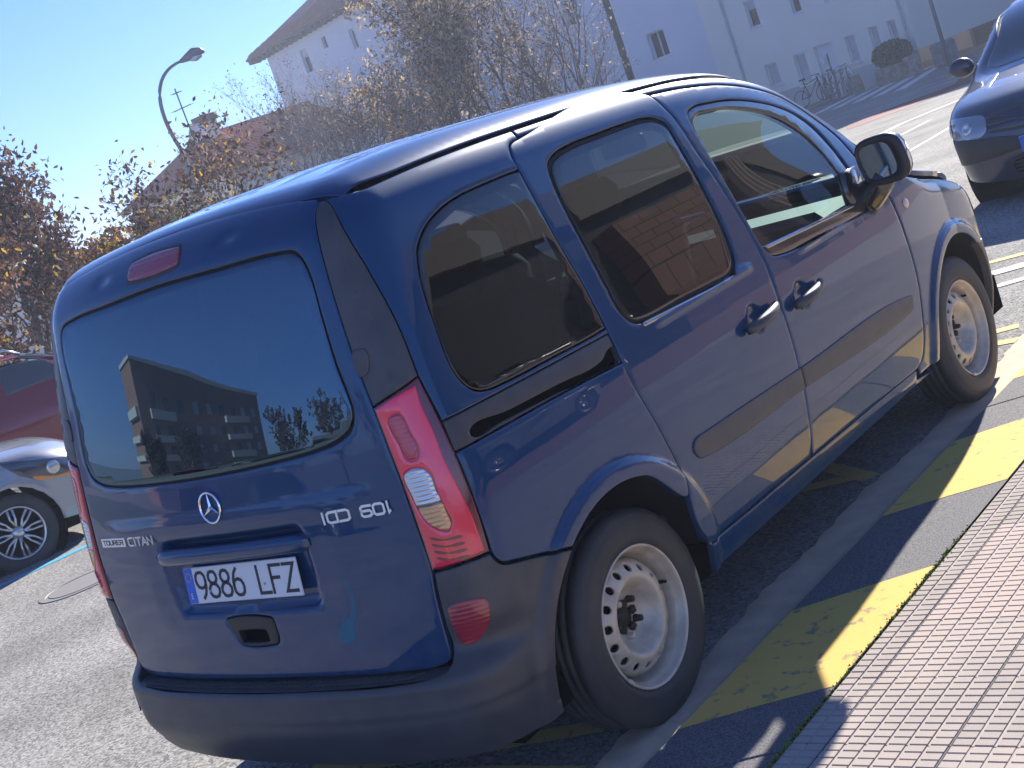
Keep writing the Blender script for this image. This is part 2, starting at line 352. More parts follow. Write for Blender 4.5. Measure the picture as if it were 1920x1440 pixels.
gl = [(.264,1.642),(.50,1.642),(.556,1.636),(.592,1.616),(.612,1.575),(.617,1.458),(.623,1.336),(.637,1.242),(.637,1.202),(.613,1.162),(.558,1.138),(.493,1.127),(.306,1.117)]
gate_glass = gl+[(0,1.112)]+[(-a,b) for a,b in gl[::-1]]+[(0,1.645)]
gr = [(.724,1.738),(.700,1.709),(.692,1.654),(.688,1.555),(.692,1.364),(.707,1.202),(.714,1.085),(.719,.964),(.721,.834),(.719,.761),(.709,.706),(.698,.603),(.692,.540),(.683,.515),(.655,.503),(.533,.496),(.198,.499)]
gate = [(.40,1.768),(.62,1.757)]+gr+[(-a,b) for a,b in gr[::-1]]+[(-.62,1.757),(-.40,1.768),(0,1.772)]
def gate_disp(P):
    x, z = P[...,0], P[...,2]; ax = np.abs(x)
    rec = sstep(.345,.290,ax+.12*np.clip(.80-z,0,1)) * sstep(.700,.726,z)*sstep(.955,.905,z)
    halo = sstep(.46,.33,ax)*sstep(.64,.72,z)*sstep(1.0,.94,z)
    v = -.034*rec-.004*halo
    v = v-.010*np.exp(-((ax-.30)**2/.0016+(z-1.722)**2/.00012)) + .005*sstep(.10,.30,ax)*0
    v = v+.004*sstep(1.02,.99,z)*sstep(.93,.97,z)*sstep(.66,.5,ax)          # crease above the plate
    v = v-.012*np.exp(-(x**2+(z-.640)**2)/.0022)*0
    return v
hnd = [(-.100,.690),(-.085,.694),(.085,.690),(.103,.684),(.107,.665),(.104,.622),(.092,.608),(.070,.605),(-.050,.606),(-.070,.614),(-.085,.640),(-.100,.680)]
tailgate = panel('tailgate', gate, Fv, CH, PT, van, [gate_glass, hnd], g=.016, disp=gate_disp)
def big(p, k):
    R = np.array(p); n = nrm2(R); return [tuple(v) for v in (R+(n if area(R) < 0 else -n)*k)]
panel('rear_window_seal', big(gate_glass,.006), Fv, CH, M['rubber'], tailgate, [big(gate_glass,-.010)], g=.04, off=-.007, gap=0, edge=0, depth=.01)
panel('rear_window', gate_glass, Fv, CH, M['tintr'], tailgate, g=.025, off=-.001, gap=.006, depth=.004, edge=.0015)
bx = lambda cx, cz, w, h, r: [(cx+sx*(w-r*(1-math.cos(a))), cz+sz*(h-r*(1-math.sin(a)))) for sx, sz, aa in ((1,1,(0,.4,.8,1.2,1.57)),(-1,1,(1.57,1.2,.8,.4,0)),(-1,-1,(0,.4,.8,1.2,1.57)),(1,-1,(1.57,1.2,.8,.4,0))) for a in aa]
panel('brake_light_surround', bx(-.020,1.697,.135,.031,.020), Fv, CH, M['trim2'], tailgate, off=.0005, gap=0, g=.02, depth=.004, edge=.001)
panel('brake_light', bx(-.020,1.697,.125,.021,.014), Fv, CH, M['red_fog'], tailgate, off=.003, gap=0, g=.02, depth=.006, edge=.002)
for s in (-1, 1): panel('dent_reflection', bx(s*.300,1.7005,.036,.004,.004), Fv, CH, M['gap'], tailgate, off=-.009, gap=0, g=.02, depth=0, edge=0)  # dark sliver put in for the reflection at each dent
panel('tailgate_handle', hnd, Fv, CH, M['trim2'], tailgate, [bx(.0,.635,.062,.017,.006)], g=.012, off=.001, gap=.0015, depth=.02)
panel('handle_recess', bx(.0,.635,.075,.03,.006), Fv, CH, M['gap'], tailgate, off=-.022, gap=0, g=.02, depth=0, edge=0)
# lip over the plate
b = MB(); V = []; n = 29
for i in range(n):
    x = -.352+.704*i/(n-1); e = 1-abs(x)/.352; k = min(1, (e*.352/.035))**.5; P0, N0 = on(Fv, CH, x, .887); 
    for (dy, dz) in ((.030,.022),(.0,.027),(-.010,.018),(-.013,.0),(-.008,-.019),(.004,-.025),(.030,-.023)):
        V.append((x, P0.y+dy*(1 if dy > 0 else k), .889+dz*(.45+.55*k)))
Fc = [(i*7+j, (i+1)*7+j, (i+1)*7+j+1, i*7+j+1) for i in range(n-1) for j in range(6)]+[tuple(range(6,-1,-1)), tuple((n-1)*7+j for j in range(7))]
lip = mk('plate_lamp_bar', V, [f[::-1] for f in Fc], PT, tailgate, True)
# number plate
pl = empty('number_plate'); pl.parent = tailgate; pl.location = (0,.088,.7955); pl.rotation_euler = (-.17,0,0)
b = MB(); b.box((0,0,0), (.52,.006,.11), bev=.002); b.build('plate_sheet', M['plate'], pl)
b = MB(); b.box((-.2385,-.0036,0), (.041,.001,.106)); b.build('country_strip', M['plate_blue'], pl)
b = MB()
for sx in (-.1155, .058): b.lathe([(.0001,-.006),(.004,-.006),(.005,-.0035)], 10, 'x', (0,0,0))
def text(body, size, m, parent, Mt, name='lettering', ext=.001, sx=1., bold=0., sp=1.):
    cu = D.curves.new('t', 'FONT'); cu.body = body; cu.size = size; cu.extrude = ext; cu.offset = bold; cu.space_character = sp; cu.align_x = 'CENTER'; cu.align_y = 'CENTER'
    o = D.objects.new('t', cu); S.collection.objects.link(o); C.view_layer.update()
    me = D.meshes.new_from_object(o.evaluated_get(C.evaluated_depsgraph_get())); D.objects.remove(o)
    me.transform(Matrix.Diagonal((sx,1,1,1))); me.transform(Mt); me.materials.clear(); me.materials.append(m)
    q = D.objects.new(name, me); S.collection.objects.link(q); q.parent = parent; return q
def strokes(chars, m, parent, name, h, wd, th, gap, Mt, ext=.001):
    """simple monoline characters on a 0..1 grid"""
    G = {'9':[[(1,.62),(.95,.5),(.8,.42),(.5,.38),(.2,.44),(.04,.58),(0,.72),(.06,.88),(.25,.98),(.5,1),(.75,.98),(.94,.88),(1,.72),(1,.62),(.97,.4),(.8,.15),(.55,0)]],
     '8':[[(.5,.53),(.22,.58),(.08,.70),(.08,.84),(.25,.97),(.5,1),(.75,.97),(.92,.84),(.92,.70),(.78,.58),(.5,.53),(.2,.47),(.0,.33),(.0,.17),(.2,.03),(.5,0),(.8,.03),(1,.17),(1,.33),(.8,.47),(.5,.53)]],
     '6':[[(.45,1),(.2,.85),(.03,.6),(0,.38),(0,.28),(.06,.12),(.25,.02),(.5,0),(.75,.02),(.94,.12),(1,.28),(.96,.42),(.8,.56),(.5,.62),(.2,.58),(.05,.5),(0,.38)]],
     'L':[[(0,1),(0,0),(1,0)]],'F':[[(0,0),(0,1),(1,1)],[(0,.54),(.75,.54)]],'Z':[[(0,1),(1,1),(0,0),(1,0)]],'E':[[(1,1),(0,1),(0,0),(1,0)],[(0,.5),(.8,.5)]],
     '1':[[(.55,0),(.55,1),(.15,.86)]],'0':[[(.2,1),(.8,1),(1,.85),(1,.15),(.8,0),(.2,0),(0,.15),(0,.85),(.2,1)]],'n':[[(.0,.02),(.8,0),(1,.15),(1,.85),(.8,1),(.2,1),(0,.85),(0,.62),(.2,.47),(1,.47)]],
     'C':[[(1,1),(.25,1),(0,.85),(0,.15),(.25,0),(1,0)]],'D':[[(0,0),(0,1),(.75,1),(1,.82),(1,.18),(.75,0),(0,0)]],'I':[[(.5,0),(.5,1)]],'T':[[(0,1),(1,1)],[(.5,1),(.5,0)]],'A':[[(0,0),(.5,1),(1,0)],[(.2,.3),(.8,.3)]],'N':[[(0,0),(0,1),(1,0),(1,1)]],
     'O':[[(.2,1),(.8,1),(1,.85),(1,.15),(.8,0),(.2,0),(0,.15),(0,.85),(.2,1)]],'U':[[(0,1),(0,.15),(.2,0),(.8,0),(1,.15),(1,1)]],'R':[[(0,0),(0,1),(.8,1),(1,.88),(1,.6),(.8,.48),(0,.48)],[(.5,.48),(1,0)]]}
    b = MB(); W_ = sum((wd*(.35 if c in 'I1' else 1)+gap) if c != ' ' else gap*4 for c in chars)-gap; x = -W_/2
    for c in chars:
        if c == ' ': x += gap*4; continue
        w = wd*(.35 if c in 'I1' else 1)
        for ln in G[c]:
            p = [np.array(((0 if c == 'I' else q[0]-.0)*w+(w*.5 if c == 'I' else 0)+x, (q[1]-.5)*h)) for q in ln]; p = np.array(p); closed = np.allclose(p[0], p[-1])
            n = len(p); L = []; Rr = []
            for i in range(n):
                a = p[i]-p[i-1] if i else (p[0]-p[-2] if closed else p[1]-p[0]); d = p[i+1]-p[i] if i < n-1 else (p[1]-p[0] if closed else p[-1]-p[-2])
                a = a/np.linalg.norm(a); d = d/np.linalg.norm(d); na = np.array((-a[1],a[0])); nd = np.array((-d[1],d[0])); nn = na+nd; nn = nn/max((nn*nd).sum(), .5); 
                ex = (a*th/2 if (i == n-1 and not closed) else (-d*th/2 if (i == 0 and not closed) else 0))
                L.append(p[i]+nn*th/2+ex); Rr.append(p[i]-nn*th/2+ex)
            V = [(q[0],q[1],ext) for q in L]+[(q[0],q[1],ext) for q in Rr]+[(q[0],q[1],0) for q in L]+[(q[0],q[1],0) for q in Rr]
            Fc = []
            for i in range(n-1): Fc += [(i,n+i,n+i+1,i+1),(2*n+i,i,i+1,2*n+i+1),(n+i,3*n+i,3*n+i+1,n+i+1)]
            Fc += [(0,2*n,3*n,n),(n-1,2*n-1,4*n-1,3*n-1)]
            b.add(V, Fc)
        x += w+gap
    o = b.build(name, m, parent); o.data.transform(Mt); return o
RX = Matrix.Rotation(math.pi/2, 4, 'X'); M['screw'] = mat('screw_cap', (.45,.42,.28), .5)
strokes('9886 LFZ', M['ink'], pl, 'lettering', .077, .0445, .0096, .0140, Matrix.Translation((.0190,-.0032,.0))@RX, .0012)
text('E', .026, M['white'], pl, Matrix.Translation((-.2385,-.0048,-.032))@RX, 'country_letter', .0004, .85)
b = MB()
for k in range(12):
    a = k*math.pi/6; b.box((-.2385+.0125*math.sin(a), -.0045, .026+.0125*math.cos(a)), (.003,.001,.003))
b.build('star_ring', mat('plate_yellow', (.75,.6,.05), .5), pl)
b = MB()
for sx in (-.128, .098): b.lathe([(.0002,-.0),(.0045,-.0),(.0052,.003)], 12, 'z', (0,0,0))
V = [(x, -.0062+0, z) for x, y, z in []]
for sx, sz in ((-.148,-.020),(.108,-.012)): b = MB(); b.box((sx,-.0045,sz), (.008,.003,.008), bev=.002); b.build('plate_screw', M['screw'], pl)
def frame_at(t, e, off=.002, tilt=0.):
    P0, N0 = on(Fv, CH, t, e, off); upv = Vector((0,0,1)); upv = (upv-N0*upv.dot(N0)).normalized(); r = upv.cross(N0)
    return Matrix(((r.x,upv.x,N0.x,P0.x),(r.y,upv.y,N0.y,P0.y),(r.z,upv.z,N0.z,P0.z),(0,0,0,1)))
# three pointed star in a ring
b = MB(); R1 = .0445
for k in range(48):
    pass
prof = [(R1+.0036*math.cos(a), .004+.0036*math.sin(a)) for a in np.linspace(0, 2*math.pi, 9)]; b.lathe(prof, 56, 'z')
for k in range(3):
    a = math.pi/2+k*2*math.pi/3; d = np.array((math.cos(a), math.sin(a))); q = np.array((-d[1], d[0])); tip = d*R1; w1 = q*.0105; sh = d*.0055
    V = [(*tip, .004), (*(sh*1.1+w1*.62), .0035), (0,0,.0085), (*(sh*1.1-w1*.62), .0035), (*(-sh*0), 0.001)]
    b.add(V, [(0,1,2),(0,2,3),(0,4,1),(0,3,4)])
em = b.build('star_emblem', M['chrome'], tailgate); em.data.transform(frame_at(-.006,1.027,.001)); 
mt = frame_at(.545,.947,.0015)@Matrix.Rotation(math.pi,4,'Z')
strokes('10n CDI', M['badge'], tailgate, 'engine_badge', .028, .0345, .0068, .0085, mt, .0025)
mt = frame_at(-.412,.953,.0015); strokes('CITAN', M['badge'], tailgate, 'model_badge', .024, .0265, .0052, .0065, mt, .0025)
mt = frame_at(-.585,.953,.0015); b = MB(); b.box((0,0,.001), (.158,.029,.003), bev=.001); q = b.build('trim_badge', M['badge'], tailgate); q.data.transform(mt)
strokes('TOURER', M['ink'], q, 'lettering', .0135, .0175, .003, .0055, frame_at(-.585,.953,.004), .0007)

# corner trim, lamps
for mir in (False, True):
    panel('corner_trim', d2((.724,1.739))+[(.700,1.709),(.692,1.654),(.688,1.555),(.692,1.364)]+d2((.707,1.202))+[(.79,1.226)]+d2((.854,1.244))+[(.855,1.386),(.836,1.527),(.806,1.644),(.797,1.686),(.785,1.722),(.757,1.738)], Fv, CH, M['trim'], van, g=.02, off=.002, mirror=mir,
          disp=lambda P: .006*sstep(.0,.012,np.abs(P[...,0])-(.665+.085*sstep(1.74,1.24,P[...,2])))-.003)
    panel('trim_cap', [(.696,1.350),(.740,1.352),(.747,1.340),(.742,1.316),(.732,1.295),(.720,1.285),(.697,1.284)], Fv, CH, M['trim'], van, g=.02, off=.0032, gap=.001, depth=.003, edge=.0012, mirror=mir)
    lamp = panel('tail_lamp', d2((.719,.759))+[(.721,.834),(.720,.964),(.714,1.085)]+d2((.707,1.202))+[(.79,1.226)]+d2((.854,1.244))+[(.864,1.112),(.868,1.005),(.867,.868)]+d2((.861,.766))+[(.80,.765)], Fv, CH, M['red_dark'], van, g=.02, off=.003, mirror=mir)
    panel('red_lens', d2((.726,.768))+[(.727,.834),(.726,.964),(.720,1.085)]+d2((.713,1.196))+[(.78,1.216)]+d2((.838,1.226))+[(.834,1.18),(.838,1.113),(.838,1.028),(.845,.954),(.850,.867)]+d2((.850,.776))+[(.80,.772)], Fv, CH, M['red'], lamp, [[(.733,1.018),(.758,1.030),(.785,1.024),(.796,1.005),(.797,.960),(.801,.915),(.803,.871),(.792,.856),(.764,.872),(.746,.900),(.735,.961)],[(.742,1.165),(.775,1.172),(.785,1.12),(.790,1.07),(.775,1.050),(.757,1.055),(.748,1.10)]], g=.016, off=.0052, gap=.001, depth=.004, edge=.002, mirror=mir)
    panel('reversing_lens', [(.733,1.018),(.758,1.030),(.785,1.024),(.796,1.005),(.797,.960),(.799,.935),(.760,.932),(.740,.935),(.736,.961)], Fv, CH, M['lens_clear'], lamp, g=.012, off=.0048, gap=.0012, depth=.003, edge=.001, mirror=mir)
    panel('indicator_lens', [(.742,.930),(.770,.930),(.799,.931),(.802,.900),(.803,.871),(.792,.856),(.764,.872),(.746,.900)], Fv, CH, M['amber_lens'], lamp, g=.012, off=.0048, gap=.0012, depth=.003, edge=.001, mirror=mir)
    panel('brake_lens', [(.742,1.165),(.775,1.172),(.785,1.12),(.790,1.07),(.775,1.050),(.757,1.055),(.748,1.10)], Fv, CH, M['red_brake'], lamp, g=.012, off=.0044, gap=.0012, depth=.003, edge=.001, mirror=mir)
    for k in range(4): panel('lamp_rib', [(.745,.850-.018*k),(.775,.838-.018*k),(.815,.834-.018*k),(.816,.831-.018*k),(.775,.834-.018*k),(.745,.846-.018*k)], Fv, CH, M['red_dark'], lamp, g=.03, off=.0062, gap=0, depth=0, edge=0, mirror=mir)

# body sides
qglass = [(1.52,1.621),(1.40,1.620),(1.279,1.616),(1.181,1.600),(1.105,1.571),(1.050,1.530),(1.008,1.471),(.985,1.408),(.970,1.331),(.960,1.266),(.960,1.217),(.973,1.178),(.997,1.150),(1.041,1.134),(1.103,1.129),(1.358,1.124),(1.50,1.121)]
sd_up = [(1.589,1.268),(1.578,1.391),(1.574,1.525),(1.573,1.611),(1.574,1.654),(1.599,1.683),(1.657,1.694)]
arches_r = arc(RA, 56, 118)
for mir in (False, True):
    q = d2((.757,1.738))+[(.785,1.722),(.797,1.686),(.806,1.644),(.836,1.527),(.855,1.386)]+d2((.854,1.244))+[(.864,1.15)]+d2((.8665,1.117))+[(1.20,1.112)]+d2((1.589,1.106))+d2((1.590,1.121))+qglass[::-1][0:0]
    up_poly = q+[(1.50,1.121),(1.358,1.124),(1.103,1.129),(1.041,1.134),(.997,1.150),(.973,1.178),(.960,1.217),(.960,1.266),(.970,1.331),(.985,1.408),(1.008,1.471),(1.050,1.530),(1.105,1.571),(1.181,1.600),(1.279,1.616),(1.40,1.620)]+d2((1.573,1.621))+[(1.574,1.654),(1.599,1.683)]+d2((1.657,1.694))+d2((1.66,ETOP))+[(1.2,ETOP+.002),(.95,ETOP+.005),(.85,ETOP+.011)]
    panel('upper_rear_side', up_poly, Fv, CH, PT, van, g=.014, mirror=mir)
    lo_poly = d2((.8665,1.033))+[(.868,1.005),(.867,.868)]+d2((.863,.760))+[(.868,.742),(.880,.724),(.90,.715),(.987,.687)]+d2(arches_r[0])+arches_r[1:-1]+[(1.66,.560)]+[(1.668,.590),(1.670,.657),(1.652,.722),(1.628,.810),(1.601,.905),(1.590,.96)]+d2((1.588,1.014))+[(1.25,1.028)]
    panel('lower_rear_side', lo_poly, Fv, CH, PT, van, g=.014, mirror=mir)
    tr = panel('door_track_cover', d2((.8665,1.117))+[(1.20,1.112)]+d2((1.589,1.106))+d2((1.588,1.014))+[(1.25,1.028)]+d2((.8665,1.033)), Fv, CH, M['trim'], van, [[(.930,1.061),(1.09,1.058),(1.286,1.052),(1.52,1.048),(1.550,1.062),(1.584,1.064),(1.583,1.028),(1.278,1.036),(1.042,1.045),(.930,1.050)]], g=.02, off=-.004, mirror=mir)
    panel('track_slot', [(.920,1.09),(1.588,1.095),(1.588,1.018),(.92,1.04)], Fv, CH, M['gap'], tr, g=.06, off=-.026, gap=0, depth=0, edge=0, mirror=mir, smooth=False)
    panel('quarter_window', d2((1.5885,1.1225))+qglass[::-1]+d2((1.5715,1.619))+[(1.573,1.525),(1.577,1.391),(1.5875,1.268)], Fv, CH, M['tint'], van, g=.03, off=-.0015, gap=.003, depth=.004, edge=.0015, mirror=mir)
    # sliding door
    sdr = [(1.657,1.694),(1.599,1.683),(1.574,1.654),(1.573,1.611),(1.574,1.525),(1.578,1.391),(1.589,1.268),(1.592,1.133),(1.588,1.016),(1.590,.96),(1.601,.905),(1.628,.810),(1.652,.722),(1.670,.657),(1.668,.590),(1.665,.53),(1.672,.47),(1.70,.41),(1.735,.375)]
    bcut = [(2.399,1.690),(2.418,1.641),(2.441,1.595),(2.464,1.489),(2.491,1.377),(2.512,1.274),(2.529,1.177),(2.532,1.053),(2.522,.95),(2.517,.80),(2.513,.691),(2.508,.55),(2.490,.42)]
    sg = [(1.713,1.592),(1.759,1.611),(1.839,1.620),(1.973,1.621),(2.158,1.620),(2.268,1.616),(2.336,1.602),(2.371,1.577),(2.380,1.526),(2.387,1.437),(2.389,1.335),(2.387,1.241),(2.377,1.164),(2.350,1.104),(2.305,1.080),(2.202,1.080),(1.993,1.088),(1.778,1.095),(1.734,1.104),(1.708,1.124),(1.694,1.153),(1.690,1.237),(1.688,1.351),(1.688,1.455),(1.694,1.541)]
    def big(p, k, c=None):
        R = np.array(p); c = R.mean(0); n = nrm2(R if area(R) > 0 else R); 
        return [tuple(v) for v in (R+(n if area(R) < 0 else -n)*k)]
    sgo = big(sg, .014)
    def ddisp(P):  # pressed recess round the sliding door window and handle bowl
        y, z = P[...,1], P[...,2]; v = 0*y
        v = v-.012*sstep(1.045,1.085,z)*sstep(1.66,1.62,z)*sstep(1.060,1.075,y)*sstep(1.80,1.75,y)*0
        v = v-.016*np.exp(-(((y-1.712)/.040)**2+((z-.905)/.038)**2)**2)
        v = v-.016*np.exp(-(((y-2.052)/.040)**2+((z-.883)/.038)**2)**2)
        v = v+.010*np.exp(-((z-1.064)/.010)**2)*sstep(1.16,1.22,y)*sstep(1.84,1.76,y)+.008*np.exp(-((z-1.022)/.009)**2)*sstep(2.12,2.2,y)*sstep(2.80,2.72,y)
        return v
    sd = panel('sliding_door', sdr+d2((1.80,.371))+d2((2.474,.358))+bcut[::-1], Fv, CH, PT, van, [sgo], g=.015, disp=ddisp, mirror=mir)
    panel('sliding_window_seal', sgo, Fv, CH, M['rubber'], sd, [big(sg,-.002)], g=.04, off=-.006, gap=.001, depth=.01, edge=.001, mirror=mir)
    panel('sliding_window', sg, Fv, CH, M['tint'], sd, g=.03, off=-.003, gap=0, depth=.004, edge=.0015, mirror=mir)
    panel('glint_strip', d2((1.752,1.084))+[(1.99,1.0745),(2.20,1.0665)]+d2((2.318,1.066))+d2((2.318,1.056))+[(2.20,1.0545),(1.99,1.0625)]+d2((1.756,1.071)), Fv, CH, M['glint'], sd, g=.03, off=.006, gap=0, depth=.010, edge=.004, mirror=mir)  # added strip imitating the sky glint below the sliding glass
    # front door
    ff = [(2.528,1.591),(2.575,1.606),(2.69,1.603),(2.863,1.585),(3.01,1.553),(3.156,1.506),(3.289,1.440),(3.372,1.361),(3.405,1.273),(3.412,1.175),(3.412,1.082),(3.405,1.030),(3.38,1.014),(3.328,1.012),(2.955,1.026),(2.651,1.042),(2.593,1.058),(2.565,1.098),(2.551,1.236),(2.537,1.390),(2.528,1.494)]
    fg = [(2.545,1.560),(2.580,1.577),(2.658,1.576),(2.797,1.560),(2.939,1.527),(3.071,1.484),(3.174,1.430),(3.257,1.362),(3.306,1.281),(3.322,1.215),(3.325,1.130),(3.315,1.064),(3.315,1.064),(2.949,1.079),(2.575,1.097),(2.575,1.097),(2.556,1.236),(2.543,1.358),(2.538,1.456)]
    fc = [(3.475,1.335),(3.497,1.290),(3.513,1.218),(3.533,1.146),(3.561,1.075),(3.588,1.003),(3.598,.925),(3.600,.825),(3.603,.733),(3.596,.625),(3.577,.524),(3.548,.420),(3.515,.362),(3.470,.338)]
    fd = panel('front_door', d2((2.399,1.690))+[(2.62,1.676),(2.85,1.652),(3.03,1.615),(3.20,1.556),(3.345,1.468),(3.43,1.39)]+fc+d2((3.42,.335))+d2((2.486,.358))+bcut[::-1][:-1], Fv, CH, PT, van, [ff], g=.015, disp=ddisp, mirror=mir)
    panel('window_frame', ff, Fv, CH, M['gloss_black'], fd, [fg], g=.04, off=-.006, gap=.0015, depth=.02, edge=.003, mirror=mir)
    panel('front_window', fg, Fv, CH, M['clear'], fd, g=.04, off=-.012, gap=0, depth=0, edge=0, mirror=mir)
    panel('glint_strip', d2((2.585,1.093))+[(2.95,1.0755)]+d2((3.31,1.060))+d2((3.30,1.050))+[(2.95,1.0645)]+d2((2.60,1.081)), Fv, CH, M['glint'], fd, g=.03, off=-.001, gap=0, depth=.010, edge=.004, mirror=mir)  # same added glint along the bottom of the front glass
    # moulding across both doors
    for (nm, par, pp) in (('door_moulding', sd, [(1.766,.664),(1.772,.645),(1.790,.628),(1.828,.620)]+d2((2.510,.594))+d2((2.512,.668))+[(1.85,.692),(1.80,.693),(1.775,.684)]), ('door_moulding', fd, d2((2.516,.594))+[(3.440,.562),(3.475,.566),(3.497,.582),(3.512,.608),(3.510,.622),(3.490,.628)]+d2((2.518,.668)))):
        panel(nm, pp, Fv, CH, M['trim'], par, g=.025, off=.0075, gap=.001, depth=.010, edge=.0035, mirror=mir)
    s_ = -1 if mir else 1
    for par, (hy, hz) in ((sd, (1.725,.901)), (fd, (2.065,.880))):
        b = MB(); P = []; rr = []
        for k in range(13):
            u = k/12; y = hy-.108+.216*u; P0, N0 = on(Fv, CH, 1.05+y-YA, hz+.012*(u-.5)*2); o = .012+.030*math.sin(math.pi*min(1,max(0,u)))**.6
            P.append((s_*(P0.x+N0.x*o), P0.y, P0.z)); rr.append(.020*(.55+.45*math.sin(math.pi*(.04+.92*u))**.5)*(1.15-.35*u))
        b.tube(P, rr, 12); h = b.build('door_handle', M['trim'], par, True)
    P0, N0 = on(Fv, CH, 1.05+2.02-YA, .845)
    b = MB(); b.tube([(s_*P0.x, P0.y, P0.z), (s_*(P0.x+.004), P0.y, P0.z)], .009, 14); b.build('door_lock', M['trim2'], fd)
    # cant rail / A pillar
    panel('roof_side_rail', d2((1.662,ETOP))+d2((1.662,1.698))+[(2.0,1.697),(2.39,1.695),(2.62,1.682),(2.85,1.658),(3.035,1.621),(3.206,1.562),(3.353,1.474),(3.438,1.397),(3.482,1.342),(3.505,1.292)]+d2((3.520,1.215))+d2((3.60,1.215))+[(3.56,1.32),(3.48,1.44),(3.36,1.535),(3.18,1.625),(2.98,1.682),(2.7,1.712),(2.4,1.72),(2.0,ETOP)], Fv, CH, PT, van, g=.022, mirror=mir)
    # fender
    fen = panel('front_wing', [(3.480,.340)]+[(3.520,.362),(3.553,.420),(3.582,.524),(3.601,.625),(3.608,.733),(3.605,.825),(3.603,.925),(3.593,1.003),(3.566,1.075),(3.538,1.146)]+d2((3.524,1.21))+d2((3.60,1.16))+[(3.75,1.075),(3.95,1.010),(4.15,.965),(4.35,.90),(4.45,.83)]+d2((4.50,.74))+d2((4.49,.60))+arc(FA,132,2)+d2(tz(FA[0]-FA[2]+.002,.30))+d2((3.49,.30)), Fv, CH, PT, van, g=.014, mirror=mir)
    P0, N0 = on(Fv, CH, 3.706, .955); b = MB(); b.lathe([(.0001,.010),(.010,.009),(.018,.005),(.021,.0)], 20, 'x'); o = b.build('side_indicator', mat('indicator_lens', (.75,.62,.5), .15, coat=1), fen, True); o.location = (s_*P0.x, P0.y, P0.z); o.rotation_euler.z = 0 if s_ > 0 else math.pi
    panel('bumper_side', arc(FA,131,184,12)+d2((4.30,.24))+d2((4.62,.24))+d2((4.62,.60))+[(4.5,.60)], Fv, CH, M['trim'], van, g=.02, mirror=mir, depth=.03)
    panel('sill', d2(arc(RA,176,176,1)[0])+arc(RA,172,152,4)+d2((1.70,.405))+[(1.735,.371)]+[(1.80,.366)]+[(2.48,.353)]+d2((3.46,.331))+d2((3.47,.29))+d2(tz(FA[0]-FA[2]-.005,.265))+d2((1.80,.265))+d2(tz(1.13,.265)), Fv, CH, PT, van, g=.03, off=-.004, mirror=mir, depth=.02)
    # wheel housings
    for (cy, cz, r) in (RA, FA):
        b = MB(); ns = 26; V = []; Fc = []
        for i in range(ns+1):
            a = math.radians(8+164*i/ns)
            yy, zz = cy-(r+.010)*math.cos(a), cz+(r+.010)*math.sin(a); xs_ = cast(np.array([[0.,yy,zz]]), np.array([[1.,0,0]]), Fv)[0][0]-.010
            for (x, rr) in ((xs_,r+.008),(.60,r+.02),(.52,.05)): V.append((s_*x, cy-rr*math.cos(a), cz+rr*math.sin(a)))
        for i in range(ns):
            for j in range(2): Fc.append((i*3+j,(i+1)*3+j,(i+1)*3+j+1,i*3+j+1))
        b.add(V, Fc); b.build('wheel_housing', M['trim2'], van, True)
    # fog reflector in the bumper
    panel('bumper_reflector', [(.722,.628),(.724,.655),(.740,.665),(.770,.668),(.806,.664),(.817,.655),(.818,.630),(.806,.588),(.785,.560),(.752,.545),(.730,.548),(.722,.570)], Fb, CH, M['red_fog'], van, g=.02, off=.004, gap=.001, depth=.008, edge=.003, mirror=mir)
# roof
YS = [.36,.5,.7,.9,1.1,1.3,1.5,1.7,1.9,2.1,2.3,2.5,2.62]
def redge(y, de=0.): P0, N0 = on(Fv, CH, 1.05+y-YA if y >= YA else tz(y,0,.72)[0], (ETOP+.002 if y > .75 else ETOP+.002+.009*((.75-y)/.4)**2)+de); return P0
red = [redge(y) for y in YS]
re1 = [(p.x-.006, p.y) for p in red]
roof_poly = [(0,.290),(.35,.286),(.52,.292),(.60,.303)]+d2((re1[0][0]-.003,.335))+re1+[(re1[-1][0]-.02,2.66)]
roof_poly += [(.35,2.60),(0,2.57),(-.35,2.60)]+[(-a,b) for a,b in roof_poly[1:][::-1]]
panel('roof', roof_poly, Fv, TOP, M['roof_paint'], van, g=.022,
      disp=lambda P: sum(.0045*np.exp(-((np.abs(P[...,0])-c)/.022)**2) for c in (.13,.33,.52))*sstep(.38,.6,P[...,1])*sstep(2.4,2.1,P[...,1]))
panel('roof_lining', [(-.62,.4),(.62,.4),(.60,2.5),(-.60,2.5)], Fv, TOP, M['inner'], van, g=.1, off=-.04, gap=0, depth=0, edge=0, smooth=False)
for mir in (False, True):
    panel('roof_gutter', [(p.x-.0105, p.y) for p in red]+[(p.x-.002, p.y) for p in red[::-1]], Fv, TOP, M['gap'], van, g=.02, off=-.006, gap=0, depth=0, edge=0, mirror=mir)
panel('windscreen', d2((.61,2.64))+[(.35,2.58),(0,2.55),(-.35,2.58)]+d2((-.61,2.64))+[(-.68,3.0)]+d2((-.74,3.34))+[(0,3.44)]+d2((.74,3.34))+[(.68,3.0)], Fv, TOP, M['clear'], van, g=.05, off=-.002, depth=.004, edge=0)
panel('bonnet', d2((.74,3.36))+[(.35,3.43),(0,3.46),(-.35,3.43)]+d2((-.74,3.36))+[(-.79,3.6),(-.75,3.9)]+d2((-.60,4.10))+[(0,4.2)]+d2((.60,4.10))+[(.75,3.9),(.79,3.6)], Fv, TOP, PT, van, g=.03, disp=lambda P: .0*P[...,0])
panel('front_bumper', [(-.79,.22),(.79,.22),(.79,.62),(.70,.86),(-.70,.86),(-.79,.62)], Fv, FAR, M['trim'], van, [bx(0,.70,.42,.08,.05)], g=.04, depth=.05, smooth=False)
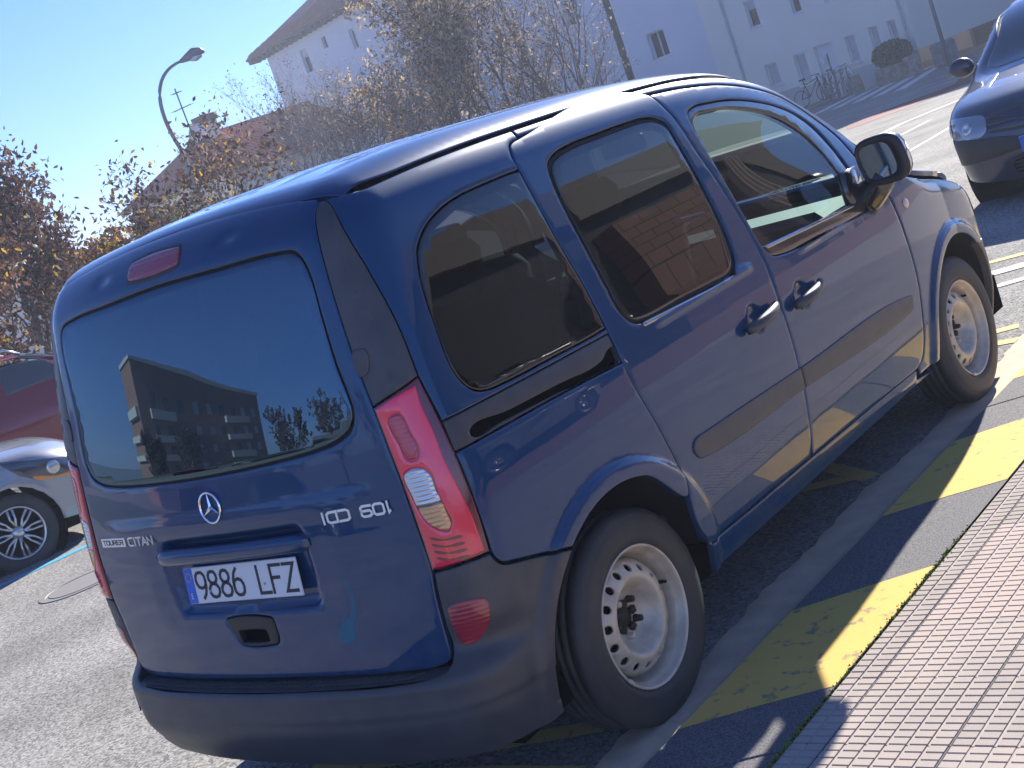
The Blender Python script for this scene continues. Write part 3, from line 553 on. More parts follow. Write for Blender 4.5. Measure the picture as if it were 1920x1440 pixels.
panel('front_grille', bx(0,.70,.43,.09,.05), Fv, FAR, M['trim2'], van, g=.05, off=-.02, gap=0, depth=0)
# rear bumper
bt = [(0,.491),(.30,.491),(.533,.489),(.650,.497),(.684,.509),(.697,.538),(.703,.603),(.714,.706)]+[(.722,.754)]
bo = d2((.722,.755))+[(.80,.761)]+d2((.861,.760))+[(.866,.738),(.880,.719),(.90,.710),(.987,.682)]+d2(arc(RA,55,55,1)[0])+arc(RA,52,-2,9)+d2(arc(RA,-8,-8,1)[0])+[(.80,.245),(.5,.235),(.2,.232)]
hb = bt[1:-1]+bo
bump = hb+[(0,.232)]+[(-a,b) for a,b in hb[::-1]]+[(0,.491)]
def bdisp(P):
    x, z = np.abs(P[...,0]), P[...,2]
    v = -.005*sstep(.402,.396,z)+.004*sstep(.300,.292,z)
    v = v-.004*np.exp(-((z-.452)/.004)**2)*sstep(.80,.6,x)
    rib = .0022*np.sign(np.sin((P[...,0]*1.0+(z-.49)*1.6)*150))*sstep(.492,.486,z)*0
    return v+rib
rb = panel('rear_bumper', bump, Fb, CH, M['trim'], van, g=.016, disp=bdisp, depth=.10)
panel('bumper_cap', [(-.742,.446),(-.712,.446),(-.700,.43),(-.694,.395),(-.712,.388),(-.725,.40),(-.742,.43)], Fb, CH, M['trim'], rb, g=.03, off=.002, gap=.001, depth=.003, edge=.001)
b = MB()
for k in range(54):      # slanted ribs on the loading step
    x = -.60+k*.0224; y0 = .0+.055*(abs(x)/.72)**2.4; b.box((x, y0+.035, .4935), (.006,.050,.004), rz=-.7)
b.build('step_rib', M['trim'], rb)
panel('loading_step', [(-.66,.0),(.66,.0),(.66,.10),(-.66,.10)], lambda P: P[...,2]-.4915, chart_top(.3), M['trim'], rb, g=.1, gap=0, depth=0, edge=0, smooth=False) if False else None
b = MB(); n = 40; V = []
for i in range(n+1):
    x = -.69+1.38*i/n; V += [(x, .052*(abs(x)/.7)**2.2+.075, .4925), (x, -.006+.075*(abs(x)/.72)**2.4, .4895)]
b.add(V, [(2*i, 2*i+1, 2*i+3, 2*i+2) for i in range(n)]); b.build('loading_step', M['trim'], rb, True)
# dark inner shell and cabin
for mir in (False, True):
    panel('inner_side', [(.66,.50),(.66,1.0),(.66,1.70),(.9,1.715),(2.4,1.70),(2.9,1.66),(3.2,1.56),(3.42,1.40),(3.50,1.24),(3.58,1.1),(3.58,.74),(3.50,.36),(3.3,.30),(1.80,.32),(1.72,.5),(1.60,.76),(1.2,.80),(.98,.74),(.85,.62)], Fv, CH, M['gap'], van, [big(qglass+[(1.572,1.13),(1.572,1.60)][::1],-.0)[:0] or [(1.56,1.60),(1.28,1.595),(1.12,1.555),(1.03,1.46),(.985,1.33),(.985,1.2),(1.05,1.15),(1.56,1.14)], big(sg,-.015), big(ff,-.012)], g=.06, off=-.022, gap=0, depth=0, edge=0, mirror=mir, smooth=False)
panel('inner_gate', gate, Fv, CH, M['gap'], van, [[(a*.97,1.38+(b-1.38)*.95) for a,b in gate_glass]], g=.05, off=-.045, gap=.01, depth=0, edge=0)
b = MB(); b.box((0,2.15,.30), (1.5,3.9,.16)); b.build('underbody', M['gap'], van)
b = MB(); b.box((0,1.7,.47), (1.5,2.9,.03)); b.box((0,.62,.5), (1.2,.6,.1)); b.build('cabin_floor', M['dash'], van)
b = MB(); b.box((0,3.0,.82), (1.46,.5,.36), bev=.06); b.box((0,2.86,1.02), (1.44,.34,.08), bev=.03); b.build('dashboard', M['dash'], van)
b = MB(); a0 = Matrix.Rotation(math.radians(-62), 4, 'X'); b.lathe([(.185+.014*math.cos(a), .014*math.sin(a)) for a in np.linspace(0,2*math.pi,9)], 32, 'z'); b.box((0,0,-.01), (.34,.03,.02)); b.box((0,-.08,-.01), (.03,.18,.02))
o = b.build('steering_wheel', M['trim2'], van, True); o.location = (-.38,2.62,1.02); o.rotation_euler = (math.radians(62),0,0)
def seat(x, y, w):
    st = empty('seat'); st.parent = van; st.location = (x, y, .5)
    Q = Matrix.Rotation(math.radians(-14), 3, 'X')
    b = MB(); b.box((0,.12,.16), (w,.50,.18), bev=.05); b.build('seat_cushion', M['seat'], st, True)
    b = MB(); b.box((0,-.16,.50), (w,.14,.62), bev=.05, M_=Q); b.build('seat_back', M['seat'], st, True)
    for k in ([0] if w < .7 else [-.4, .4]): b = MB(); b.box((k,-.25,.90), (.26,.09,.18), bev=.035, M_=Q); b.build('headrest', M['seat'], st, True)
seat(-.36,2.02,.50); seat(.36,2.02,.50); seat(0,1.18,1.25)
b = MB(); b.tube([(0,2.60,1.62),(0,2.64,1.55)], .01, 6); b.box((0,2.63,1.53), (.22,.03,.07), bev=.012); b.build('rear_view_mirror', M['trim2'], van, True)
# door mirrors
def mirror(s):
    mr = empty('door_mirror'); mr.parent = van
    V = []; Fc = []; ny, nk = 9, 28
    for i in range(ny):
        u = i/(ny-1); y = 2.735+.15*u; k = (1-u**2.4)**.5 if u < 1 else 0.05; k = max(k, .05)
        for j in range(nk):
            a = 2*math.pi*j/nk; c, s2 = math.cos(a), math.sin(a); ex = 2/3.3
            X = math.copysign(abs(c)**ex, c)*.094*k; Z = math.copysign(abs(s2)**ex, s2)*.094*k
            V.append((s*(1.012-.02*u+X-.10*Z), y+.25*X*0.5, 1.185+Z+.02*X))
    for i in range(ny-1):
        for j in range(nk): q = (i*nk+j, i*nk+(j+1)%nk, (i+1)*nk+(j+1)%nk, (i+1)*nk+j); Fc.append(q if s > 0 else q[::-1])
    cap = tuple((ny-1)*nk+j for j in range(nk)); Fc.append(cap if s > 0 else cap[::-1]); mk('mirror_shell', V, Fc, PT, mr, True)
    # dark back plate with the glass set in it
    def ring(k, y, dx=0): return [(s*(1.012+dx+math.copysign(abs(math.cos(a))**.62, math.cos(a))*.094*k-.10*math.copysign(abs(math.sin(a))**.62, math.sin(a))*.094*k), y+.125*math.copysign(abs(math.cos(a))**.62, math.cos(a))*.094*k, 1.185+math.copysign(abs(math.sin(a))**.62, math.sin(a))*.094*k+.02*math.cos(a)*.118) for a in [2*math.pi*j/nk for j in range(nk)]]
    V = ring(1.0,2.735)+ring(.93,2.722)+[(s*(s*x-.022), y, z) for x, y, z in ring(.74,2.726)+ring(.70,2.748)]
    Fc = [(i*nk+j, (i+1)*nk+j, (i+1)*nk+(j+1)%nk, i*nk+(j+1)%nk) for i in range(3) for j in range(nk)]; Fc = [f if s > 0 else f[::-1] for f in Fc]
    mk('mirror_bezel', V, Fc, M['trim2'], mr, True)
    V = [(s*(s*x-.022), y, z) for x, y, z in ring(.71,2.744)]; mk('mirror_glass', V, [tuple(range(nk))[::-1] if s > 0 else tuple(range(nk))], M['mirror'], mr)
    b = MB(); b.tube([(s*.845,2.80,1.03),(s*.90,2.79,1.06),(s*.955,2.785,1.10),(s*.985,2.785,1.13)], [.075,.062,.055,.05], 12); b.box((s*.862,2.735,1.10), (.035,.15,.17), bev=.012); b.build('mirror_arm', M['gloss_black'], mr, True)
M['mirror'] = mat('mirror_glass', (.36,.40,.42), .03, 1.)
mirror(1); mirror(-1)
# wheels
def steel_wheel():
    w = empty('wheel'); w.parent = van
    Rt, hw = .318, .0975
    prof = [(.208,-.085),(.225,-.094),(.262,-.0975),(.292,-.090),(.309,-.079)]
    def groove(c): return [(.3165,c-.0052),(.309,c-.004),(.309,c+.004),(.3165,c+.0052)]
    prof += [(.3145,-.074)]+groove(-.044)+groove(-.015)+groove(.015)+groove(.044)+[(.3145,.074),(.309,.079),(.3065,.083),(.292,.092),(.286,.0925),(.283,.0945),(.262,.0985),(.240,.0965),(.232,.097),(.225,.0955),(.212,.088),(.205,.080)]
    b = MB(); b.lathe(prof, 96, 'x'); 
    for k in range(0):
        a = 2*math.pi*k/80
        for sx in (-.0755,.0755): b.box((sx, .3110*math.cos(a), .3110*math.sin(a)), (.014,.003,.004), M_=Matrix.Rotation(a,3,'X'), mi=1)
    b.build('tyre', None, w, True, [M['tyre'], M['gap']])
    b = MB(); b.lathe([(.196,.060),(.203,.074),(.2075,.084),(.209,.0885),(.206,.0915),(.2015,.0895),(.199,.083),(.195,.070),(.191,.062),(.187,.055),(.186,.035),(.180,.020),(.176,.012),(.171,.005),(.171,-.02)], 96, 'x'); rim = b.build('rim', M['steel'], w, True)
    # perforated disc: pressed profile depth(r)
    dz = spl([.03,.045,.060,.072,.090,.106,.116,.126,.145,.160,.172], [.004,.005,.008,.014,.038,.063,.070,.069,.060,.048,.030])
    ng = 16; outer = [(.172*math.cos(a), .172*math.sin(a)) for a in np.linspace(0,2*math.pi,97)[:-1]]
    holes = []
    for k in range(ng):
        a = 2*math.pi*(k+.5)/ng; c = (.1465*math.cos(a), .1465*math.sin(a)); holes.append([(c[0]+.0125*math.cos(q), c[1]+.0125*math.sin(q)) for q in np.linspace(0,2*math.pi,17)[:-1]])
    cen = [(.036*math.cos(a), .036*math.sin(a)) for a in np.linspace(0,2*math.pi,25)[:-1]]
    fd_ = lambda P: P[...,0]-dz(np.hypot(P[...,1],P[...,2]))
    ch = lambda t, e: (np.stack([t*0-.3, t, e], -1), np.stack([t*0+1., t*0, t*0], -1))
    panel('wheel_disc', outer, fd_, ch, M['steel'], w, holes+[cen], g=.008, gap=0, depth=.006, edge=.0015, step=.008)
    b = MB(); b.lathe([(.001,.012),(.030,.012),(.034,.006),(.040,-.005)], 28, 'x')
    for k in range(5): a = 2*math.pi*(k+.1)/5; b.box((.012, .040*math.cos(a), .040*math.sin(a)), (.016,.020,.020), M_=Matrix.Rotation(a,3,'X'))
    b.build('hub', M['iron'], w, True)
    for k in range(5):
        a = 2*math.pi*(k+.6)/5; b = MB(); b.lathe([(.001,.032),(.006,.032),(.0095,.029),(.0105,.013),(.013,.005)], 12, 'x', (0,.056*math.cos(a),.056*math.sin(a))); b.build('wheel_bolt', M['steel'] if k % 2 else M['iron'], w, True)
    b = MB(); b.lathe([(.16,-.06),(.05,-.05),(.05,-.03),(.165,-.045)], 40, 'x'); b.build('brake_disc', M['iron'], w, True)
    a = math.radians(8); b = MB(); b.tube([(.028,.178*math.cos(a),.178*math.sin(a)),(.058,.180*math.cos(a),.180*math.sin(a))], [.006,.0045], 8); b.build('valve', M['rubber'], w, True)
    a = math.radians(218); b = MB(); b.box((.091,.205*math.cos(a),.205*math.sin(a)), (.008,.012,.034), bev=.002, M_=Matrix.Rotation(a,3,'X')); b.build('balance_weight', M['steel'], w, True)
    return w
w0 = steel_wheel()
for i, (x, y, rz, roll) in enumerate(((.752,.742,0,0),(.752,3.446,0,.5),(-.752,.742,math.pi,0),(-.752,3.446,math.pi,0))):
    w = w0 if i == 0 else copy_tree(w0, van)
    w.location = (x, y, .314); w.rotation_euler = (roll if rz == 0 else 0, 0, rz)
# ---------------------------------------------------------------- ground
def G(x, y):
    r = np.hypot(x-3, y+2); return -.36*np.tanh(.125*np.maximum(0,-x-1.2))-.018*np.maximum(0, r-14)
def Gf(x, y): return float(G(np.float64(x), np.float64(y)))
def asphalt(m, n, l, b, tc):
    v = n.new('ShaderNodeTexVoronoi'); v.inputs['Scale'].default_value = 95; l.new(tc.outputs['Object'], v.inputs['Vector'])
    v2 = n.new('ShaderNodeTexNoise'); v2.inputs['Scale'].default_value = 60; v2.inputs['Detail'].default_value = 10; v2.inputs['Roughness'].default_value = .75; l.new(tc.outputs['Object'], v2.inputs['Vector'])
    big = n.new('ShaderNodeTexNoise'); big.inputs['Scale'].default_value = .9; big.inputs['Detail'].default_value = 6; l.new(tc.outputs['Object'], big.inputs['Vector'])
    cr = n.new('ShaderNodeValToRGB'); cr.color_ramp.elements[0].position = .18; cr.color_ramp.elements[0].color = (.075,.075,.077,1); cr.color_ramp.elements[1].position = .85; cr.color_ramp.elements[1].color = (.44,.43,.41,1)
    sep = n.new('ShaderNodeSeparateColor'); l.new(v.outputs['Color'], sep.inputs[0])
    mx = n.new('ShaderNodeMath'); mx.operation = 'ADD'; l.new(sep.outputs[0], mx.inputs[0]); l.new(v2.outputs[0], mx.inputs[1]); mm = n.new('ShaderNodeMath'); mm.operation = 'MULTIPLY'; mm.inputs[1].default_value = .52; l.new(mx.outputs[0], mm.inputs[0])
    l.new(mm.outputs[0], cr.inputs[0]); hs = n.new('ShaderNodeMix'); hs.data_type = 'RGBA'; hs.blend_type = 'MULTIPLY'; hs.inputs[0].default_value = 1
    mr = n.new('ShaderNodeMapRange'); mr.inputs[1].default_value = .3; mr.inputs[2].default_value = .7; mr.inputs[3].default_value = .70; mr.inputs[4].default_value = 1.15; l.new(big.outputs[0], mr.inputs[0])
    l.new(cr.outputs[0], hs.inputs[6]); l.new(mr.outputs[0], hs.inputs[7]); l.new(hs.outputs[2], b.inputs['Base Color'])
    bp = n.new('ShaderNodeBump'); bp.inputs['Strength'].default_value = .8; bp.inputs['Distance'].default_value = .006; l.new(mm.outputs[0], bp.inputs['Height']); l.new(bp.outputs[0], b.inputs['Normal'])
M['asphalt'] = mat('asphalt', (.1,.1,.1), .95, 0, .15, extra=asphalt)
def paintm(name, col, under, worn=.58, sc=14):
    def ex(m, n, l, b, tc):
        t = n.new('ShaderNodeTexNoise'); t.inputs['Scale'].default_value = sc; t.inputs['Detail'].default_value = 12; t.inputs['Roughness'].default_value = .72; l.new(tc.outputs['Object'], t.inputs['Vector'])
        r = n.new('ShaderNodeMapRange'); r.inputs[1].default_value = worn; r.inputs[2].default_value = worn+.06; l.new(t.outputs[0], r.inputs[0])
        t2 = n.new('ShaderNodeTexNoise'); t2.inputs['Scale'].default_value = 2.5; t2.inputs['Detail'].default_value = 8; l.new(tc.outputs['Object'], t2.inputs['Vector'])
        c2 = n.new('ShaderNodeMix'); c2.data_type = 'RGBA'; c2.inputs[6].default_value = (*[c*.8 for c in col],1); c2.inputs[7].default_value = (*col,1); l.new(t2.outputs[0], c2.inputs[0])
        mx = n.new('ShaderNodeMix'); mx.data_type = 'RGBA'; l.new(c2.outputs[2], mx.inputs[6]); mx.inputs[7].default_value = (*under,1); l.new(r.outputs[0], mx.inputs[0]); l.new(mx.outputs[2], b.inputs['Base Color'])
        bp = n.new('ShaderNodeBump'); bp.inputs['Strength'].default_value = .5; bp.inputs['Distance'].default_value = .003; l.new(t.outputs[0], bp.inputs['Height']); l.new(bp.outputs[0], b.inputs['Normal'])
    return mat(name, col, .8, 0, .12, extra=ex)
M['yellow'] = paintm('yellow_kerb_paint', (.74,.50,.14), (.27,.23,.14), .57)
M['yellow2'] = paintm('faded_yellow_paint', (.74,.52,.20), (.20,.17,.11), .58, 22)
M['rwhite'] = paintm('white_road_paint', (.70,.70,.67), (.3,.3,.3), .60, 18)
M['blue_line'] = paintm('blue_parking_paint', (.10,.42,.62), (.15,.17,.18), .60, 18)
M['red_lane'] = paintm('red_cycle_lane', (.17,.055,.065), (.11,.07,.07), .6, 5)
M['kerb'] = mat('granite_kerb', (.19,.19,.20), .85, 0, .1, noise=(160,(.09,.09,.10),.4,.62), bump=(220,.5,.002))
M['gutter'] = mat('concrete_gutter', (.70,.54,.40), .9, 0, .1, noise=(9,(.52,.41,.31),.35,.7), bump=(120,.5,.003))
M['moss'] = mat('moss', (.24,.34,.05), .95, noise=(40,(.12,.17,.03),.4,.65), bump=(200,1.,.006))
M['tile'] = mat('pink_grey_paving_tile', (.44,.38,.34), .9, 0, .1, noise=(3.5,(.36,.32,.295),.35,.7), bump=(350,.5,.0012))
M['grout'] = mat('tile_groove', (.36,.32,.30), .9, noise=(60,(.24,.22,.21),.4,.6))
xs = sorted(set(np.concatenate([-np.geomspace(1,900,34)-1, np.linspace(-2,.6,10), [.716], np.geomspace(1.5,900,22)]).tolist())); ys = sorted(set(np.concatenate([-np.geomspace(2,900,24), np.linspace(-1.5,40,50), np.geomspace(42,900,26)]).tolist()))
V = [(x, y, Gf(x, y)-.0*(x > .716)-(.04 if x > .72 else 0)) for y in ys for x in xs]; nx = len(xs)
mk('ground', V, [(j*nx+i, j*nx+i+1, (j+1)*nx+i+1, (j+1)*nx+i) for j in range(len(ys)-1) for i in range(nx-1)], M['asphalt'])['kind'] = 'structure'
def decal(name, P, m, z=.004, step=1.5, kind='structure', zf=None):
    """polygon laid on the ground, as a strip of quads: P = left side points + right side points reversed"""
    zf = zf or Gf; P = [Vector((p[0], p[1], 0)) for p in P]; n = len(P)//2; V = []; Fc = []
    for i in range(n-1):
        a, b2, c2, d = P[i], P[i+1], P[2*n-2-i], P[2*n-1-i]; L = max((b2-a).length, (c2-d).length); k = max(1, int(L/step))
        for j in range(k+1):
            if j == 0 and i > 0: continue
            p = a.lerp(b2, j/k); q = d.lerp(c2, j/k); V += [(p.x,p.y,zf(p.x,p.y)+z), (q.x,q.y,zf(q.x,q.y)+z)]
    Fc = [(2*i, 2*i+1, 2*i+3, 2*i+2) for i in range(len(V)//2-1)]
    a, b2, c2 = (Vector(V[k]) for k in Fc[0][:3])
    if (b2-a).cross(c2-a).z < 0: Fc = [f[::-1] for f in Fc]
    o = mk(name, V, Fc, m)
    if kind: o['kind'] = kind
    return o
def line(name, pts, w, m, z=.004):
    P = [np.array(p, float) for p in pts]; L = []; R = []
    for i, p in enumerate(P):
        t = P[min(i+1,len(P)-1)]-P[max(i-1,0)]; t /= np.linalg.norm(t); nn = np.array((-t[1],t[0]))*w/2; L.append(p+nn); R.append(p-nn)
    return decal(name, L+R[::-1], m, z)
# concrete gutter, kerb stones, yellow bars, moss joint, tiled pavement
Y0, Y1 = -14., 60.
rr_ = random.Random(3); ysn = np.arange(-3, 9, .06); V = []
for y in np.concatenate([[Y0], ysn, [Y1]]):
    j = rr_.uniform(-.012,.012)+.010*math.sin(y*7)+.012*math.sin(y*2.3)
    V += [(.715+j, y, .0025), (.80, y, .006), (.88, y, .010), (.935, y, .026), (.951, y, .0445)]
n = len(ysn)+2; o = mk('gutter', V, [(i*5+k, i*5+k+1, (i+1)*5+k+1, (i+1)*5+k) for i in range(n-1) for k in range(4)], M['gutter'], smooth=True); o['kind'] = 'structure'
b = MB(); y = -13.1
kz = lambda x, y=0: .0445+(x-.951)*.016
while y < 40:   # kerb stones, with skewed joints
    V = []; g_ = .004
    for (x, s_) in ((.9515,0),(1.338,.20)):
        for (yy, zz) in ((y+g_+s_, -.02),(y+g_+s_, kz(x)-.003),(y+g_+.004+s_, kz(x)),(y+.955-g_-.004+s_, kz(x)),(y+.955-g_+s_, kz(x)-.003),(y+.955-g_+s_, -.02)): V.append((x, yy, zz))
    b.add(V, [(k, 6+k, 7+k, k+1) for k in range(5)][0:5]); y += .955
o = b.build('kerb_stone', M['kerb']); o.data.flip_normals(); o.name = 'kerb'; o['kind'] = 'structure'
mk('kerb_bedding', [(.95,Y0,.03),(1.36,Y0,.03),(1.36,Y1,.03),(.95,Y1,.03)], [(0,1,2,3)], M['gap'])['kind'] = 'structure'
k0 = -8
for k in range(-8, 24):
    y = .575+k*1.452
    decal('yellow_bar', [(.9525,y),(1.15,y+.125),(1.336,y+.225),(1.336,y+.985),(1.15,y+.86),(.9525,y+.72)], M['yellow'], .0012, .2, zf=lambda x, y: kz(x))
for k in range(-5, 16):
    y = .40+k*1.94
    line('yellow_zigzag', [(-.42,y-.04),(.10,y+.09),(.62,y+.27)], .085, M['yellow2'], .003); line('yellow_zigzag', [(.70,y+1.94),(.40,y+1.93),(.15,y+1.90)] if k % 2 else [(.67,y+2.16),(.42,y+2.33),(.1,y+2.5)], .085, M['yellow2'], .0031)
b = MB(); r2 = random.Random(9)
for i in range(8200):
    y = r2.uniform(-2.2, 7.5); den = .5+.5*math.sin(y*5.1)+.45*math.sin(y*1.7+1)
    if r2.random() > den: continue
    x = 1.346+r2.gauss(0,.0075); z = .049+r2.random()*.007; a = r2.uniform(0,6.28); s_ = r2.uniform(.002,.006); h = r2.uniform(.002,.009)
    b.add([(x-s_*math.cos(a), y-s_*math.sin(a), z), (x+s_*math.cos(a), y+s_*math.sin(a), z), (x+r2.uniform(-.004,.004), y+r2.uniform(-.004,.004), z+h)], [(0,1,2)])
o = b.build('moss', M['moss']); o['kind'] = 'stuff'
mk('moss_joint', [(1.330,Y0,.040),(1.358,Y0,.050),(1.358,Y1,.050),(1.330,Y1,.040)], [(0,1,2,3)], mat('joint_soil', (.05,.06,.025), .95, noise=(30,(.09,.13,.03),.4,.6)))['kind'] = 'structure'
# pavement: 33 cm tiles, each a field of raised pads
TX0, TY0, TS = 1.454-.327, .4985-.3335*12, .3335
TM = [M['tile'], mat('greyer_paving_tile', (.39,.34,.31), .9, 0, .1, noise=(6,(.34,.305,.28),.35,.7), bump=(350,.5,.0012)), mat('pinker_paving_tile', (.47,.39,.35), .9, 0, .1, noise=(5,(.43,.37,.34),.35,.7), bump=(350,.5,.0012))]
b = MB(); px_, py_ = .327/6, TS/10; r3 = random.Random(4)
for i in range(0, 13):
    for j in range(0, 33):
        tx = TX0+i*.327; ty = TY0+j*TS; tz_ = r3.uniform(-.0008,.0012); shade = r3.choice((0,0,0,1,1,2))
        for a in range(6):
            for c_ in range(10):
                x0 = tx+a*px_+.0036; x1 = tx+(a+1)*px_-.0036; y0 = ty+c_*py_+.0026; y1 = ty+(c_+1)*py_-.0026
                if x0 < 1.356: 
                    if x1 < 1.370: continue
                    x0 = 1.356
                z = .0568+tz_*.6+r3.uniform(-.0003,.0003); e = .0012; z0 = .0535
                V = [(x0,y0,z0),(x1,y0,z0),(x1,y1,z0),(x0,y1,z0),(x0+e,y0+e,z),(x1-e,y0+e,z),(x1-e,y1-e,z),(x0+e,y1-e,z)]
                b.add(V, [(4,5,6,7),(0,1,5,4),(1,2,6,5),(2,3,7,6),(3,0,4,7)], shade)
o = b.build('tiled_pavement', None, None, False, TM); o['kind'] = 'structure'
def grout(m, n, l, b_, tc):
    w = n.new('ShaderNodeTexBrick'); w.offset = 0; w.inputs['Scale'].default_value = 1; w.inputs['Brick Width'].default_value = .327; w.inputs['Row Height'].default_value = TS; w.inputs['Mortar Size'].default_value = .003; w.inputs['Mortar Smooth'].default_value = .1
    w.inputs['Color1'].default_value = (.38,.33,.30,1); w.inputs['Color2'].default_value = (.35,.30,.275,1); w.inputs['Mortar'].default_value = (.03,.028,.03,1)
    mp = n.new('ShaderNodeMapping'); mp.inputs['Location'].default_value = (-TX0+.0,-TY0,0); l.new(tc.outputs['Object'], mp.inputs[0]); l.new(mp.outputs[0], w.inputs['Vector']); l.new(w.outputs['Color'], b_.inputs['Base Color'])
mk('pavement_base', [(1.352,Y0,.0535),(1.40+4.0,Y0,.0535),(1.4+4.0,Y1,.0535),(1.352,Y1,.0535)], [(0,1,2,3)], mat('paving_base', (.3,.27,.25), .9, extra=grout))['kind'] = 'structure'
def bricks(c1, c2, mo, w, h, ms, off=.5):
    def ex(m, n, l, b_, tc):
        t = n.new('ShaderNodeTexBrick'); t.offset = off; t.inputs['Scale'].default_value = 1; t.inputs['Brick Width'].default_value = w; t.inputs['Row Height'].default_value = h; t.inputs['Mortar Size'].default_value = ms
        t.inputs['Color1'].default_value = (*c1,1); t.inputs['Color2'].default_value = (*c2,1); t.inputs['Mortar'].default_value = (*mo,1); l.new(tc.outputs['UV' if False else 'Object'], t.inputs['Vector']); 
        l.new(t.outputs['Color'], b_.inputs['Base Color']); bp = n.new('ShaderNodeBump'); bp.inputs['Distance'].default_value = .01; l.new(t.outputs['Fac'], bp.inputs['Height']); bp.invert = True; l.new(bp.outputs[0], b_.inputs['Normal'])
    return ex
mk('brick_paving', [(5.4,Y0,.056),(12,Y0,.056),(12,Y1,.056),(5.4,Y1,.056)], [(0,1,2,3)], mat('red_paver', (.3,.12,.09), .85, extra=bricks((.34,.14,.10),(.27,.11,.08),(.10,.08,.07),.24,.12,.012)))['kind'] = 'structure'
# markings on the road
line('blue_line', [(-8.4,.2),(-7.6,1.9),(-7.03,3.02),(-6.83,3.69),(-6.4,5.1),(-5.6,8.0)], .13, M['blue_line'])
line('blue_line', [(-7.75,2.9),(-7.35,3.65),(-7.05,4.3),(-6.8,4.9)], .11, M['blue_line'], .0055)
line('blue_line', [(-1.24,.600),(-1.03,.600)], .055, M['blue_line'])
line('blue_line', [(-3.4,-4.4),(-1.9,-2.6),(-1.2,-1.7)], .14, M['blue_line']); line('blue_line', [(-2.6,-1.62),(.3,-1.75)], .12, M['blue_line'], .0055)
line('road_line', [(-5.9,10),(-6.2,15),(-6.37,19.58),(-6.43,21.2)], .11, M['rwhite']); line('road_line', [(-4.3,10.5),(-4.61,15.79),(-4.79,17.93),(-5.1,23)], .10, M['rwhite'])
line('road_line', [(-7.3,17),(-7.68,22.92),(-6.96,24.6),(-5.4,26.5)], .22, M['rwhite'])
line('road_line', [(-.9,5.55),(.02,5.91),(.70,6.16)], .14, M['rwhite']); line('road_line', [(-.9,5.02),(.17,5.54),(.70,5.76)], .09, M['rwhite'])
decal('cycle_lane', [(-11.31,28.31),(-11.11,29.93),(-9.85,31.5),(-11.5,36.5),(-9.5,36.5),(-8.9,30.0),(-9.53,27.48),(-10.5,26.6)], M['red_lane'], .006)
for k in range(5):
    s_ = k*.95; line('zebra_stripe', [(-18.0+s_*1.0,40.5-s_*.55),(-19.2+s_*.8,46+s_*.0),(-19.3+s_*.55,50.4)], .42, M['rwhite'])
line('kerb_line', [(-19.6,40.5),(-20.2,45.5),(-20.0,47.0)], .35, mat('pale_kerb', (.5,.48,.45), .8), .12)
# manhole
mh = MB(); mh.lathe([(.001,.006),(.26,.006),(.262,.002),(.285,.002),(.287,.006),(.33,.006),(.335,.0)], 40, 'z'); o = mh.build('manhole_cover', mat('cast_iron', (.24,.23,.22), .7, .4, bump=(60,.6,.004))); o.location = (-5.46,2.80,Gf(-5.46,2.80)+.0); o.rotation_euler = (0,math.radians(-1.95),0)
tag(o, 'round iron manhole cover set in the sunlit asphalt left of the blue van', 'manhole cover')
